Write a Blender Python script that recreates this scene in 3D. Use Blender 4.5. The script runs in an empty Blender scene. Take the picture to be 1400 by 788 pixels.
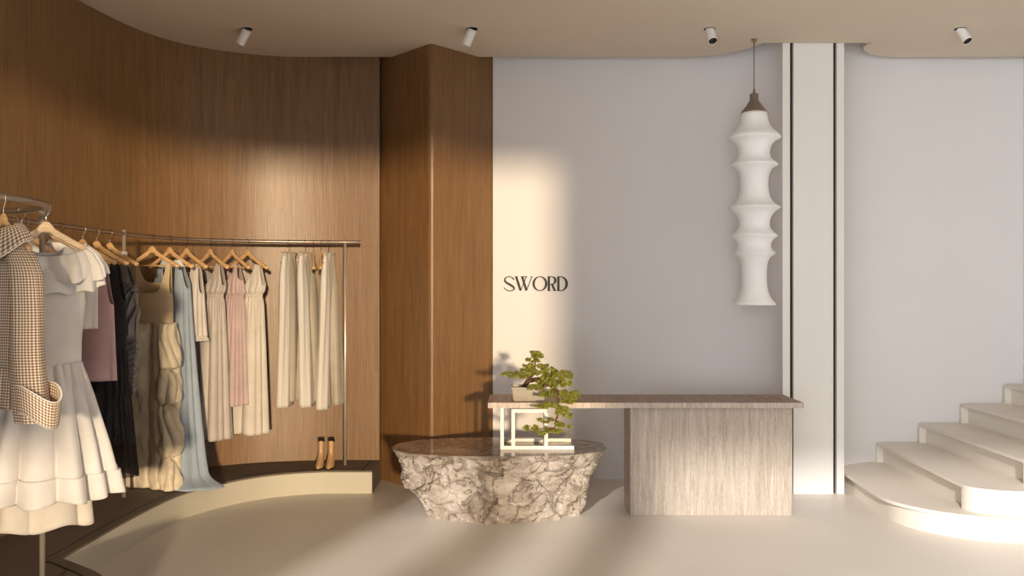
import bpy, math, random
import numpy as np
from mathutils import Vector, noise
PI = math.pi
SC = bpy.context.scene
COL = SC.collection
EYE, F = 1.6, 1200.0

# ------------------------------------------------------------------ helpers
def mesh(name, verts, faces, mats, parent=None, smooth=True, uvs=None, midx=None, thick=None, bevel=None):
    me = bpy.data.meshes.new(name)
    me.from_pydata([tuple(map(float, v)) for v in verts], [], [tuple(f) for f in faces])
    if not isinstance(mats, (list, tuple)): mats = [mats]
    for m in mats: me.materials.append(m)
    if midx is not None:
        for p, i in zip(me.polygons, midx): p.material_index = i
    if uvs is not None:
        uv = me.uv_layers.new(name='UVMap')
        for l in me.loops: uv.data[l.index].uv = uvs[l.vertex_index]
    for p in me.polygons: p.use_smooth = smooth
    me.update()
    o = bpy.data.objects.new(name, me); COL.objects.link(o)
    if parent: o.parent = parent
    if thick:
        s = o.modifiers.new('Solidify', 'SOLIDIFY'); s.thickness = thick; s.offset = 0
    if bevel:
        b = o.modifiers.new('Bevel', 'BEVEL'); b.width = bevel; b.segments = 2; b.limit_method = 'ANGLE'
        b.angle_limit = math.radians(40)
    return o

def tag(o, label, cat, group=None, kind=None):
    o['label'] = label; o['category'] = cat
    if group: o['group'] = group
    if kind: o['kind'] = kind
    return o

def thing(name, label, cat, loc=(0, 0, 0), rz=0.0, group=None):
    o = bpy.data.objects.new(name, None); COL.objects.link(o)
    o.location = loc; o.rotation_euler = (0, 0, rz); o.empty_display_size = .1
    return tag(o, label, cat, group)

def struct(o, label=None, cat=None):
    o['kind'] = 'structure'
    if label: o['label'] = label
    if cat: o['category'] = cat
    return o

class MB:
    def __init__(s): s.v = []; s.f = []
    def add(s, v, f):
        n = len(s.v); s.v += [tuple(p) for p in v]; s.f += [tuple(i + n for i in q) for q in f]; return s
    def box(s, x0, x1, y0, y1, z0, z1):
        v = [(x, y, z) for z in (z0, z1) for y in (y0, y1) for x in (x0, x1)]
        return s.add(v, [(0,2,3,1),(4,5,7,6),(0,1,5,4),(2,6,7,3),(0,4,6,2),(1,3,7,5)])
    def prism(s, pts, z0, z1):
        """closed outline pts (counter-clockwise), extruded"""
        n = len(pts)
        v = [(x, y, z0) for x, y in pts] + [(x, y, z1) for x, y in pts]
        f = [(i, (i+1) % n, n + (i+1) % n, n + i) for i in range(n)]
        f += [tuple(range(n-1, -1, -1)), tuple(range(n, 2*n))]
        return s.add(v, f)
    def tube(s, path, r, n=12, cap=True):
        P = [Vector(p) for p in path]; m = len(P)
        R = r if hasattr(r, '__len__') else [r]*m
        rings = []; up = None
        for i, p in enumerate(P):
            t = (P[min(i+1, m-1)] - P[max(i-1, 0)]).normalized()
            if up is None:
                a = Vector((0,0,1)) if abs(t.z) < .9 else Vector((1,0,0))
                up = (a - t*a.dot(t)).normalized()
            else: up = (up - t*up.dot(t)).normalized()
            q = t.cross(up)
            rings.append([p + (up*math.cos(k*2*PI/n) + q*math.sin(k*2*PI/n))*R[i] for k in range(n)])
        v = [a for rr in rings for a in rr]
        f = [(i*n+k, i*n+(k+1) % n, (i+1)*n+(k+1) % n, (i+1)*n+k) for i in range(m-1) for k in range(n)]
        if cap: f += [tuple(range(n-1, -1, -1)), tuple((m-1)*n+k for k in range(n))]
        return s.add(v, f)
    def lathe(s, prof, n=48, cx=0, cy=0, cap=True):
        m = len(prof)
        v = [(cx + r*math.cos(k*2*PI/n), cy + r*math.sin(k*2*PI/n), z) for r, z in prof for k in range(n)]
        f = [(i*n+k, (i+1)*n+k, (i+1)*n+(k+1) % n, i*n+(k+1) % n) for i in range(m-1) for k in range(n)]
        if cap: f += [tuple(range(n)), tuple((m-1)*n+k for k in range(n-1, -1, -1))]
        return s.add(v, f)
    def build(s, name, mat, parent=None, **k): return mesh(name, s.v, s.f, mat, parent, **k)

def catmull(pts, n=8, closed=False):
    P = [np.array(p, float) for p in pts]; out = []
    m = len(P)
    rng = range(m) if closed else range(m-1)
    for i in rng:
        if closed: a, b, c, d = P[i-1], P[i], P[(i+1) % m], P[(i+2) % m]
        else: a, b, c, d = P[max(i-1, 0)], P[i], P[i+1], P[min(i+2, m-1)]
        for k in range(n):
            t = k/n
            out.append(.5*((2*b) + (-a+c)*t + (2*a-5*b+4*c-d)*t*t + (-a+3*b-3*c+d)*t**3))
    if not closed: out.append(P[-1])
    return [tuple(float(q) for q in p) for p in out]

# ------------------------------------------------------------------ materials
def lin(c):
    return tuple(((x/255)/12.92 if x/255 <= .04045 else ((x/255+.055)/1.055)**2.4) for x in c) + (1,)

class NT:
    def __init__(s, name):
        s.m = bpy.data.materials.new(name); s.m.use_nodes = True
        s.t = s.m.node_tree; s.n = s.t.nodes; s.l = s.t.links
        s.b = s.n['Principled BSDF']; s.out = s.n['Material Output']
    def node(s, typ, **k):
        o = s.n.new(typ)
        for a, v in k.items(): setattr(o, a, v)
        return o
    def coord(s, kind='Object', scale=(1,1,1), rot=(0,0,0)):
        tc = s.node('ShaderNodeTexCoord'); mp = s.node('ShaderNodeMapping')
        mp.inputs['Scale'].default_value = scale; mp.inputs['Rotation'].default_value = rot
        s.l.new(tc.outputs[kind], mp.inputs[0]); return mp.outputs[0]
    def noise(s, vec, scale=5, detail=4, rough=.5, dist=0):
        o = s.node('ShaderNodeTexNoise'); s.l.new(vec, o.inputs['Vector'])
        o.inputs['Scale'].default_value = scale; o.inputs['Detail'].default_value = detail
        o.inputs['Roughness'].default_value = rough; o.inputs['Distortion'].default_value = dist
        return o.outputs['Fac']
    def ramp(s, fac, stops):
        o = s.node('ShaderNodeValToRGB'); e = o.color_ramp.elements
        while len(e) < len(stops): e.new(.5)
        for k, (p, c) in zip(e, stops): k.position = p; k.color = c if len(c) == 4 else lin(c)
        s.l.new(fac, o.inputs[0]); return o.outputs[0]
    def mix(s, a, b, f, mode='MIX'):
        o = s.node('ShaderNodeMix', data_type='RGBA', blend_type=mode)
        for v, i in ((f, 0), (a, 6), (b, 7)):
            if hasattr(v, 'is_linked') or isinstance(v, bpy.types.NodeSocket): s.l.new(v, o.inputs[i])
            else: o.inputs[i].default_value = v
        return o.outputs[2]
    def math(s, op, a, b=0.0):
        o = s.node('ShaderNodeMath', operation=op)
        for v, i in ((a, 0), (b, 1)):
            if isinstance(v, bpy.types.NodeSocket): s.l.new(v, o.inputs[i])
            else: o.inputs[i].default_value = v
        return o.outputs[0]
    def bump(s, h, strength=.3, dist=.01):
        o = s.node('ShaderNodeBump'); o.inputs['Strength'].default_value = strength
        o.inputs['Distance'].default_value = dist
        s.l.new(h, o.inputs['Height']); s.l.new(o.outputs[0], s.b.inputs['Normal'])
    def base(s, c):
        if isinstance(c, bpy.types.NodeSocket): s.l.new(c, s.b.inputs['Base Color'])
        else: s.b.inputs['Base Color'].default_value = c
    def set(s, **k):
        for a, v in k.items():
            a = a.replace('_', ' ')
            s.b.inputs[a].default_value = v
        return s

def plain(name, c, rough=.6, var=.06, scale=6, metal=0.0, bump=0.0, bscale=200, sheen=0.0, spec=.5):
    t = NT(name); v = t.coord()
    n = t.noise(v, scale, 5)
    c0 = tuple(x*(1-var) for x in lin(c)[:3]) + (1,); c1 = tuple(min(1, x*(1+var)) for x in lin(c)[:3]) + (1,)
    t.base(t.ramp(n, [(.3, c0), (.7, c1)]))
    t.set(Roughness=rough, Metallic=metal)
    t.b.inputs['Specular IOR Level'].default_value = spec
    if sheen: t.b.inputs['Sheen Weight'].default_value = sheen; t.b.inputs['Sheen Roughness'].default_value = .5
    if bump: t.bump(t.noise(v, bscale, 3), bump, .004)
    return t.m

def fabric(name, c, rough=.85, bump=.25, bscale=500, sheen=.15, alpha=None, weave=True, spec=.2):
    t = NT(name); v = t.coord()
    n = t.noise(v, 9, 4)
    c0 = tuple(x*.92 for x in lin(c)[:3]) + (1,); c1 = tuple(min(1, x*1.05) for x in lin(c)[:3]) + (1,)
    t.base(t.ramp(n, [(.3, c0), (.7, c1)]))
    t.set(Roughness=rough); t.b.inputs['Specular IOR Level'].default_value = spec
    t.b.inputs['Sheen Weight'].default_value = sheen
    t.bump(t.noise(v, bscale, 2), bump, .002)
    if alpha is not None: t.b.inputs['Alpha'].default_value = alpha
    return t.m

def wood_mat(name, dark, mid, light, rough=.42, panel=None):
    t = NT(name)
    v1 = t.coord('Object', (22, 22, .9)); v2 = t.coord('Object', (90, 90, 2.2)); v3 = t.coord('Object', (3.2, 3.2, .35))
    a = t.noise(v1, 1.5, 6, .6, .6); b = t.noise(v2, 1.6, 3, .6); c = t.noise(v3, 1.3, 3, .5, 1.2)
    # cathedral rings
    rings = t.math('FRACT', t.math('MULTIPLY', c, 9.0))
    rings = t.math('POWER', rings, 2.0)
    f = t.math('ADD', t.math('MULTIPLY', a, .55), t.math('MULTIPLY', b, .45))
    col = t.ramp(f, [(.28, dark), (.5, mid), (.74, light)])
    col = t.mix(col, lin(dark), t.math('MULTIPLY', rings, .30))
    if panel is not None:      # a second veneer sheet to the right of the joint
        tc = t.node('ShaderNodeTexCoord'); sp = t.node('ShaderNodeSeparateXYZ'); t.l.new(tc.outputs['Object'], sp.inputs[0])
        g = t.math('GREATER_THAN', sp.outputs[0], panel)
        col = t.mix(col, (.84, .80, .72, 1), t.math('MULTIPLY', g, .55), 'MULTIPLY')
    t.base(col); t.set(Roughness=rough)
    t.bump(t.math('ADD', b, t.math('MULTIPLY', rings, .3)), .25, .004)
    return t.m

M = {}
M['plaster'] = plain('white_plaster', (218, 214, 212), .75, .012, 2.0, bump=.05, bscale=120)
M['pilaster'] = plain('satin_white_panel', (222, 217, 211), .5, .01, 2.0)
M['ceiling'] = plain('beige_ceiling_paint', (214, 202, 184), .85, .02, 1.5)
M['floor'] = plain('beige_micro_cement', (214, 207, 198), .42, .035, 1.3, bump=.02, bscale=60)
M['outer'] = plain('dark_facade_lining', (96, 88, 80), .85, .02)
M['oak'] = wood_mat('oak_veneer', (102, 75, 49), (128, 96, 62), (146, 113, 76), .4, panel=-1.48)
M['oak2'] = wood_mat('oak_veneer_corner', (98, 69, 42), (124, 90, 55), (142, 106, 67), .38)
M['stair'] = plain('ivory_stair_finish', (224, 216, 204), .5, .015, 3)
M['stairdark'] = plain('stair_riser_finish', (212, 190, 160), .55, .02, 3)
M['plat_top'] = plain('brown_platform_finish', (106, 93, 82), .8, .05, 3)
M['plat_riser'] = plain('sand_platform_riser', (186, 180, 164), .6, .02, 3)
M['black'] = plain('dark_groove', (22, 18, 15), .7, .05)
M['groove'] = plain('brown_groove', (36, 26, 20), .8, .05)
M['steel'] = plain('brushed_rail_metal', (165, 148, 135), .33, .03, 20, metal=.85)
M['steel2'] = plain('satin_post_metal', (200, 188, 176), .38, .03, 20, metal=.6)
M['chrome'] = plain('polished_hook_metal', (205, 200, 195), .18, .02, 20, metal=1.0)
M['hookdark'] = plain('dark_hook_metal', (70, 58, 48), .3, .02, 20, metal=.8)
M['white_metal'] = plain('white_powder_coat', (238, 232, 222), .4, .01)
M['spot'] = plain('white_spotlight_shell', (232, 228, 224), .45, .01)
M['cap'] = plain('bronze_grey_metal', (138, 124, 112), .42, .04, 20, metal=.6)
M['sign'] = plain('dark_bronze_letter', (20, 15, 11), .6, .05)
M['soil'] = plain('dark_soil', (38, 30, 22), .95, .3, 60, bump=.5)
M['pot'] = plain('pale_stoneware', (172, 163, 148), .55, .08, 25, bump=.15, bscale=90)
M['bark'] = plain('reddish_bark', (105, 72, 52), .85, .3, 60, bump=.6, bscale=90)

def leaf_mat():
    t = NT('bonsai_leaf'); v = t.coord()
    t.base(t.ramp(t.noise(v, 55, 3), [(.3, (86, 88, 26)), (.5, (138, 138, 46)), (.7, (180, 174, 72))]))
    t.set(Roughness=.65); t.b.inputs['Subsurface Weight'].default_value = 0
    return t.m
M['leaf'] = leaf_mat()

def shade_mat():
    t = NT('stretch_jersey_shade'); v = t.coord()
    t.base(t.ramp(t.noise(v, 4, 3), [(.3, (236, 235, 234)), (.7, (243, 242, 241))]))
    t.set(Roughness=.7); t.b.inputs['Specular IOR Level'].default_value = .25
    t.b.inputs['Subsurface Weight'].default_value = .25
    t.b.inputs['Subsurface Radius'].default_value = (.05, .045, .04)
    return t.m
M['shade'] = shade_mat()

def travertine(name, dark, mid, light):
    t = NT(name)
    v = t.coord('Object', (38, 3.0, 2.2)); w = t.coord('Object', (170, 14, 22)); p = t.coord('Object', (60, 60, 22))
    a = t.noise(v, 1.2, 6, .65, .8); b = t.noise(w, 1.3, 4, .6)
    f = t.math('ADD', t.math('MULTIPLY', a, .62), t.math('MULTIPLY', b, .38))
    col = t.ramp(f, [(.36, dark), (.5, mid), (.64, light)])
    pits = t.ramp(t.noise(p, 3.2, 4, .7), [(.30, (0, 0, 0, 1)), (.38, (1, 1, 1, 1))])
    col = t.mix(lin((118, 98, 78)), col, pits)
    t.base(col); t.set(Roughness=.45)
    t.bump(pits, .25, .003)
    return t.m
M['trav'] = travertine('travertine', (156, 140, 124), (180, 166, 151), (200, 189, 176))
M['trav_shaded_top'] = travertine('travertine_shaded_top', (112, 84, 66), (142, 112, 92), (176, 150, 130))  # same travertine, browned to put shade into the top face

def rock_mat(name, rough, polished):
    t = NT(name); v = t.coord('Object', (1, 1, 1))
    a = t.noise(v, 5.5, 10, .65, .6)
    if polished:
        col = t.ramp(a, [(.30, (96, 76, 62)), (.48, (126, 104, 88)), (.66, (158, 138, 122))])
    else:
        col = t.ramp(a, [(.30, (128, 114, 102)), (.48, (160, 148, 136)), (.64, (188, 179, 170))])
    # thin veins along level lines of a second noise
    n2 = t.noise(v, 3.4, 7, .62, 1.4)
    vein = t.math('ABSOLUTE', t.math('SUBTRACT', n2, .5))
    vm = t.ramp(vein, [(0.0, (0, 0, 0, 1)), (.011 if polished else .014, (1, 1, 1, 1))])
    col = t.mix(lin((176, 160, 144) if polished else (98, 80, 66)), col, vm)
    n3 = t.noise(v, 6.5, 6, .6, 1.0)
    vm2 = t.ramp(t.math('ABSOLUTE', t.math('SUBTRACT', n3, .52)), [(0.0, (0, 0, 0, 1)), (.010, (1, 1, 1, 1))])
    col = t.mix(lin((160, 142, 126) if polished else (204, 196, 188)), col, vm2)
    t.base(col); t.set(Roughness=rough)
    if not polished: t.bump(t.math('ADD', t.noise(v, 22, 10, .75, .8), t.math('MULTIPLY', vm, .2)), 1.0, .022)
    return t.m
M['rock'] = rock_mat('rough_marble', .8, False)
M['rock_top'] = rock_mat('polished_marble', .16, True)

def hanger_wood(name='beech_hanger_wood', c0=(188, 146, 100), c1=(214, 176, 130)):
    t = NT(name); v = t.coord('Object', (6, 60, 60))
    t.base(t.ramp(t.noise(v, 2, 4, .6), [(.3, c0), (.7, c1)]))
    t.set(Roughness=.35); return t.m
M['beech'] = hanger_wood()
M['beech_pale'] = hanger_wood('pale_maple_hanger_wood', (206, 178, 142), (228, 204, 170))

def gingham():
    t = NT('brown_white_gingham'); tc = t.node('ShaderNodeTexCoord'); sp = t.node('ShaderNodeSeparateXYZ')
    t.l.new(tc.outputs['UV'], sp.inputs[0])
    P = 1/.0108
    def stripe(o):
        s = t.math('SINE', t.math('MULTIPLY', o, 2*PI*P))
        s = t.math('MULTIPLY', s, 2.5); s = t.math('ADD', s, .5)
        mm = t.node('ShaderNodeClamp'); t.l.new(s, mm.inputs[0]); return mm.outputs[0]
    a, b = stripe(sp.outputs[0]), stripe(sp.outputs[1])
    f = t.math('MULTIPLY', t.math('ADD', a, b), .5)
    col = t.ramp(f, [(0, (236, 232, 226)), (.5, (190, 166, 138)), (1.0, (126, 88, 56))])
    t.base(col); t.set(Roughness=.85); t.b.inputs['Specular IOR Level'].default_value = .2
    return t.m
M['gingham'] = gingham()

def striped(name, c, d, per=.03):
    t = NT(name); tc = t.node('ShaderNodeTexCoord'); sp = t.node('ShaderNodeSeparateXYZ')
    t.l.new(tc.outputs['UV'], sp.inputs[0])
    s = t.math('FRACT', t.math('MULTIPLY', sp.outputs[0], 1/per))
    s = t.math('GREATER_THAN', s, .88)
    t.base(t.mix(lin(c), lin(d), s)); t.set(Roughness=.8); return t.m

M['knit'] = fabric('cream_waffle_knit', (222, 218, 216), .9, .6, 420)
M['knit2'] = fabric('ivory_underskirt', (214, 206, 196), .9, .3)
M['greyknit'] = fabric('pale_grey_jersey', (196, 188, 180), .9, .3)
M['white_trim'] = fabric('white_edging', (240, 234, 226), .85, .2)
M['pink_knit'] = fabric('dusty_pink_knit', (206, 172, 176), .9, .6, 350)
M['black_fab'] = fabric('black_crepe', (44, 42, 42), .8, .3)
M['charcoal'] = fabric('charcoal_taffeta', (112, 108, 104), .38, .15, sheen=.3, spec=.6)
M['tulle'] = fabric('black_tulle', (46, 44, 46), .7, .4, alpha=.86)
M['sheer'] = fabric('sheer_black_net', (60, 50, 44), .7, .4, alpha=.5)
M['tan_knit'] = fabric('tan_rib_knit', (196, 174, 142), .8, .3)
M['tan_satin'] = fabric('champagne_satin', (206, 192, 168), .45, .1, 300, spec=.4)
M['blue'] = fabric('light_blue_cotton', (152, 164, 178), .75, .3)
M['blue_pale'] = fabric('pale_blue_cotton', (196, 204, 208), .8, .3)
M['lace'] = fabric('greige_organza', (206, 197, 190), .6, .4, alpha=.93)
M['greige'] = fabric('greige_satin', (176, 167, 160), .5, .1, spec=.35)
M['rose'] = fabric('rose_pleated_chiffon', (184, 162, 160), .7, .15)
M['cream'] = fabric('cream_crepe', (202, 194, 184), .65, .15)
M['trouser'] = striped('cream_linen_pinstripe', (206, 201, 194), (178, 170, 158), .022)
M['trouser_in'] = fabric('cream_linen_plain_shaded', (176, 167, 154), .8, .2)  # plain linen darkened so inner panels carry shade in their colour
M['shirt_white'] = fabric('white_shirt_cotton', (222, 218, 214), .8, .2)
M['shirt_beige'] = fabric('beige_shirt_linen', (196, 182, 166), .85, .3)
M['boot'] = plain('tan_boot_leather', (184, 146, 106), .3, .06, 12)
M['boot_dark'] = plain('dark_boot_lining', (32, 22, 16), .6, .1)
M['elastic'] = fabric('white_hanger_clip', (225, 220, 212), .5, .1)

# ------------------------------------------------------------------ camera
cam = bpy.data.cameras.new('camera'); cam.lens = 36*F/1400; cam.sensor_width = 36
co = bpy.data.objects.new('camera', cam); COL.objects.link(co)
co.location = (0, 0, EYE); co.rotation_euler = (PI/2, 0, 0); cam.clip_start = .05
SC.camera = co

# ------------------------------------------------------------------ setting
H = 3.5; TOP = 3.85; YF = -2.0
wood_pts = [(-1.095, 7.25), (-1.45, 7.25), (-1.75, 7.222), (-2.06, 7.15), (-2.34, 7.01), (-2.57, 6.80), (-2.73, 6.50), (-2.81, 6.15),
            (-2.865, 5.75), (-2.91, 5.2), (-2.94, 4.75), (-3.0, 4.45), (-3.2, 4.2), (-3.45, 4.1)]
wood = catmull(wood_pts, 8)

fl = MB().box(-3.7, 5.2, YF-.3, 7.6, -.12, 0).build('floor', M['floor'], smooth=False); struct(fl)

def wall_strip(name, path, z0, z1, mat, depth=.12, smooth=True, inset=None):
    """open path, room side on the left of travel; thickness goes to the right"""
    P = [Vector((x, y)) for x, y in path]; n = len(P); N = []
    for i in range(n):
        t = (P[min(i+1, n-1)] - P[max(i-1, 0)]).normalized(); N.append(Vector((t.y, -t.x)))
    Q = [p + nn*depth for p, nn in zip(P, N)]
    out = [(p.x, p.y) for p in P] + [(q.x, q.y) for q in reversed(Q)]
    v = []; f = []
    for z in (z0, z1): v += [(x, y, z) for x, y in out]
    m = len(out)
    for i in range(m):
        j = (i+1) % m; f.append((i, j, m+j, m+i))
    for i in range(n-1):
        f.append((m+i, m+i+1, m+2*n-2-i, m+2*n-1-i)); f.append((i, 2*n-1-i, 2*n-2-i, i+1))
    o = mesh(name, v, f, mat, smooth=smooth)
    if smooth:
        e = o.modifiers.new('Edge', 'EDGE_SPLIT'); e.split_angle = math.radians(35)
    return o
# oak clad curved wall
wl = wall_strip('wall_left', list(reversed(wood)), 0, TOP, M['oak'], -.12)
struct(wl, 'curved oak veneer wall behind the clothes rails')
wl2 = MB().box(-3.62, -3.45, YF, 4.22, 0, TOP).build('wall_left_front', M['oak'], smooth=False); struct(wl2)
# oak corner prism with a rounded arris
def corner():
    a = Vector((-1.105, 7.345)); b = Vector((-.626, 6.81)); c = Vector((-.157, 7.345)); r = .05
    d1 = (a-b).normalized(); d2 = (c-b).normalized()
    pts = [tuple(a)]
    for k in range(9):
        t = k/8; p = (b+d1*r*1.0)*(1-t)**2 + b*2*t*(1-t) + (b+d2*r*1.0)*t*t; pts.append(tuple(p))
    pts.append(tuple(c)); return pts
cp = corner()
wc = MB().prism(cp, 0, TOP).build('wall_corner', M['oak2'])
e = wc.modifiers.new('Edge', 'EDGE_SPLIT'); e.split_angle = math.radians(35)
struct(wc, 'projecting oak wall corner between the rail and the white wall')
# dark joint beside the oak sheet
dj = MB().box(-1.16, -1.06, 7.37, 7.42, 0, TOP).build('trim_2', M['black'], smooth=False); struct(dj)
# white back wall with coves running forward to the pilaster
def cove(x0, x1, y0, y1, n=14):   # quarter ellipse from (x0,y0) on the wall to (x1,y1) at the pilaster
    return [(x0 + (x1-x0)*math.sin(t*PI/2/n), y0 + (y1-y0)*(1-math.cos(t*PI/2/n))) for t in range(n+1)]
left_part = [(-.16, 7.33), (1.45, 7.33)] + cove(1.52, 2.098, 7.33, 6.86)
right_part = list(reversed([(2.0*2.339-x, y) for x, y in cove(1.45, 2.098, 7.33, 6.86)])) + [(4.3, 7.33)]
wb = wall_strip('wall_back', list(left_part), 0, TOP, M['plaster'], -.12)
struct(wb, 'plain white plaster wall behind the counter')
wb2 = wall_strip('wall_back_right', list(right_part), 0, TOP, M['plaster'], -.12)
struct(wb2)
wbb = MB().box(-3.7, 5.2, 7.5, 7.6, 0, TOP+.1).build('wall_rear', M['outer'], smooth=False); struct(wbb)
wr = MB().box(4.27, 4.4, YF, 7.5, 0, TOP).build('wall_right', M['plaster'], smooth=False); struct(wr)
# pilaster: five upright boards, two of them deep shadow gaps
pil = thing('trim_1', None, None); del pil['label']; del pil['category']; pil['kind'] = 'structure'
pil['label'] = 'white pilaster with two dark vertical shadow gaps'
for x0, x1 in ((2.099, 2.158), (2.184, 2.494), (2.520, 2.579)):
    MB().box(x0, x1, 6.81, 6.99, 0, TOP).build('board', M['pilaster'], pil, smooth=False, bevel=.003)
for x0, x1 in ((2.158, 2.184), (2.494, 2.520)):
    MB().box(x0, x1, 6.845, 6.99, 0, TOP).build('shadow_gap', M['groove'], pil, smooth=False)
# ceiling slab
edge = [(3.115, 7.213), (2.956, 7.147), (2.835, 7.03), (2.778, 6.915), (2.77, 6.80)]
arc_r = catmull([(4.30, 7.213), (3.45, 7.213), (3.115, 7.211), (2.956, 7.155), (2.835, 7.04), (2.775, 6.93), (2.772, 6.86), (2.80, 6.80)], 6)
arc_l = catmull([(1.944, 6.80), (1.925, 6.86), (1.852, 6.985), (1.717, 7.125), (1.503, 7.205), (1.25, 7.213)], 6)
lw = [p for p in wood if p[1] < 7.212]
outline = [(4.30, YF)] + arc_r + arc_l + [(-1.7, 7.213)] + lw + [(-3.5, 4.1), (-3.5, YF)]
def clean(pts):
    o = []
    for p in pts:
        if not o or (abs(p[0]-o[-1][0]) + abs(p[1]-o[-1][1])) > 1e-4: o.append(p)
    return o
import bmesh
def poly_slab(name, pts, z0, z1, mat, parent=None, bevel=None, smooth=False):
    pts = clean(pts)
    from mathutils.geometry import tessellate_polygon
    tris = tessellate_polygon([[Vector((x, y, 0)) for x, y in pts]])
    n = len(pts); v = [(x, y, z0) for x, y in pts] + [(x, y, z1) for x, y in pts]
    f = [(i, (i+1) % n, n+(i+1) % n, n+i) for i in range(n)]
    f += [tuple(t) for t in tris] + [tuple(n+i for i in reversed(t)) for t in tris]
    bm = bmesh.new(); V = [bm.verts.new(p) for p in v]
    for q in f:
        try: bm.faces.new([V[i] for i in q])
        except ValueError: pass
    bmesh.ops.recalc_face_normals(bm, faces=bm.faces)
    bmesh.ops.dissolve_limit(bm, angle_limit=.001, verts=bm.verts, edges=bm.edges, delimit={'NORMAL'})
    me = bpy.data.meshes.new(name); bm.to_mesh(me); bm.free(); me.materials.append(mat)
    o = bpy.data.objects.new(name, me); COL.objects.link(o)
    if parent: o.parent = parent
    if smooth:
        for p in me.polygons: p.use_smooth = True
        e = o.modifiers.new('Edge', 'EDGE_SPLIT'); e.split_angle = math.radians(30)
    if bevel:
        b = o.modifiers.new('Bevel', 'BEVEL'); b.width = bevel; b.segments = 2; b.limit_method = 'ANGLE'; b.angle_limit = math.radians(50)
    return o
ce = poly_slab('ceiling', outline, H, H+.14, M['ceiling'], smooth=True); struct(ce)
cu = MB().box(-3.7, 5.2, YF-.2, 7.6, TOP, TOP+.1).build('ceiling_upper', M['ceiling'], smooth=False); struct(cu)
# street facade behind the viewer: a wide shop window
WX0, WX1, WZ1 = -3.44, 2.45, 3.42
wf = MB().box(-3.7, WX0, YF-.2, YF, 0, TOP).box(WX1, 4.4, YF-.2, YF, 0, TOP).box(WX0, WX1, YF-.2, YF, WZ1, TOP)
wf = wf.build('wall_front', M['outer'], smooth=False); struct(wf)
wn = MB().box(-2.80, -2.36, YF-.15, YF-.05, 0, WZ1).box(-1.93, -1.53, YF-.15, YF-.05, 0, WZ1)
wn = wn.box(WX0, -.62, YF-.14, YF-.08, 1.42, 2.36).build('window_1_sun_blocker', M['cap'], smooth=False); struct(wn)  # board added out of view to keep low sun off the left clothes

# ------------------------------------------------------------------ platform
edge_pts = catmull([(-1.45, 6.83), (-1.68, 6.77), (-1.89, 6.655), (-2.06, 6.48), (-2.21, 6.24), (-2.31, 5.945), (-2.36, 5.33), (-2.375, 4.62)], 6)
edge2 = catmull([(-2.375, 4.62), (-2.25, 4.53), (-2.02, 4.33), (-1.82, 4.0), (-1.72, 3.5), (-1.80, 2.9), (-2.2, 2.3), (-3.44, 2.0)], 6)
wallside = [(x+.001, y) for x, y in reversed(wood)]
plat_out = [(-1.09, 6.83)] + edge_pts + edge2[1:] + [(-3.44, 4.1)] + wallside[1:-1] + [(-1.09, 7.249)]
pf = thing('display_platform', 'low curved brown platform with sand riser under the clothes rails', 'platform', (0, 0, 0))
# the body (riser) and a thin top plate
poly_slab('riser', plat_out, 0.0, .165, M['plat_riser'], pf, smooth=True)
poly_slab('top_plate', plat_out, .165, .178, M['plat_top'], pf)
side = MB().box(-1.0905, -1.0885, 6.835, 7.248, 0.001, .1775).build('end_panel', M['plat_top'], pf, smooth=False)
def strip(path, w, z, name, mat, parent):
    P = [Vector(p) for p in path]; v = []; f = []
    for i, p in enumerate(P):
        t = (P[min(i+1, len(P)-1)] - P[max(i-1, 0)]).normalized(); n = Vector((t.y, -t.x))
        v += [(p.x+n.x*w/2, p.y+n.y*w/2, z), (p.x-n.x*w/2, p.y-n.y*w/2, z)]
    f = [(2*i, 2*i+1, 2*i+3, 2*i+2) for i in range(len(P)-1)]
    return mesh(name, v, f, mat, parent, smooth=False, thick=.001)
def offs(path, d):
    P = [Vector(p) for p in path]; o = []
    for i, p in enumerate(P):
        t = (P[min(i+1, len(P)-1)] - P[max(i-1, 0)]).normalized(); o.append((p.x - t.y*d, p.y + t.x*d))
    return o
s1 = [(-1.165, 6.905)] + offs(edge_pts, -.07)
s1[-1] = (-2.455, 4.575)
strip(s1, .006, .1786, 'seam', M['black'], pf)
strip([(-1.165, 6.84), (-1.163, 7.24)], .010, .1786, 'seam', M['black'], pf)
s2 = [(-2.455, 4.575)] + offs(edge2, -.075)[2:]
strip(s2, .011, .1786, 'seam', M['black'], pf)

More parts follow.
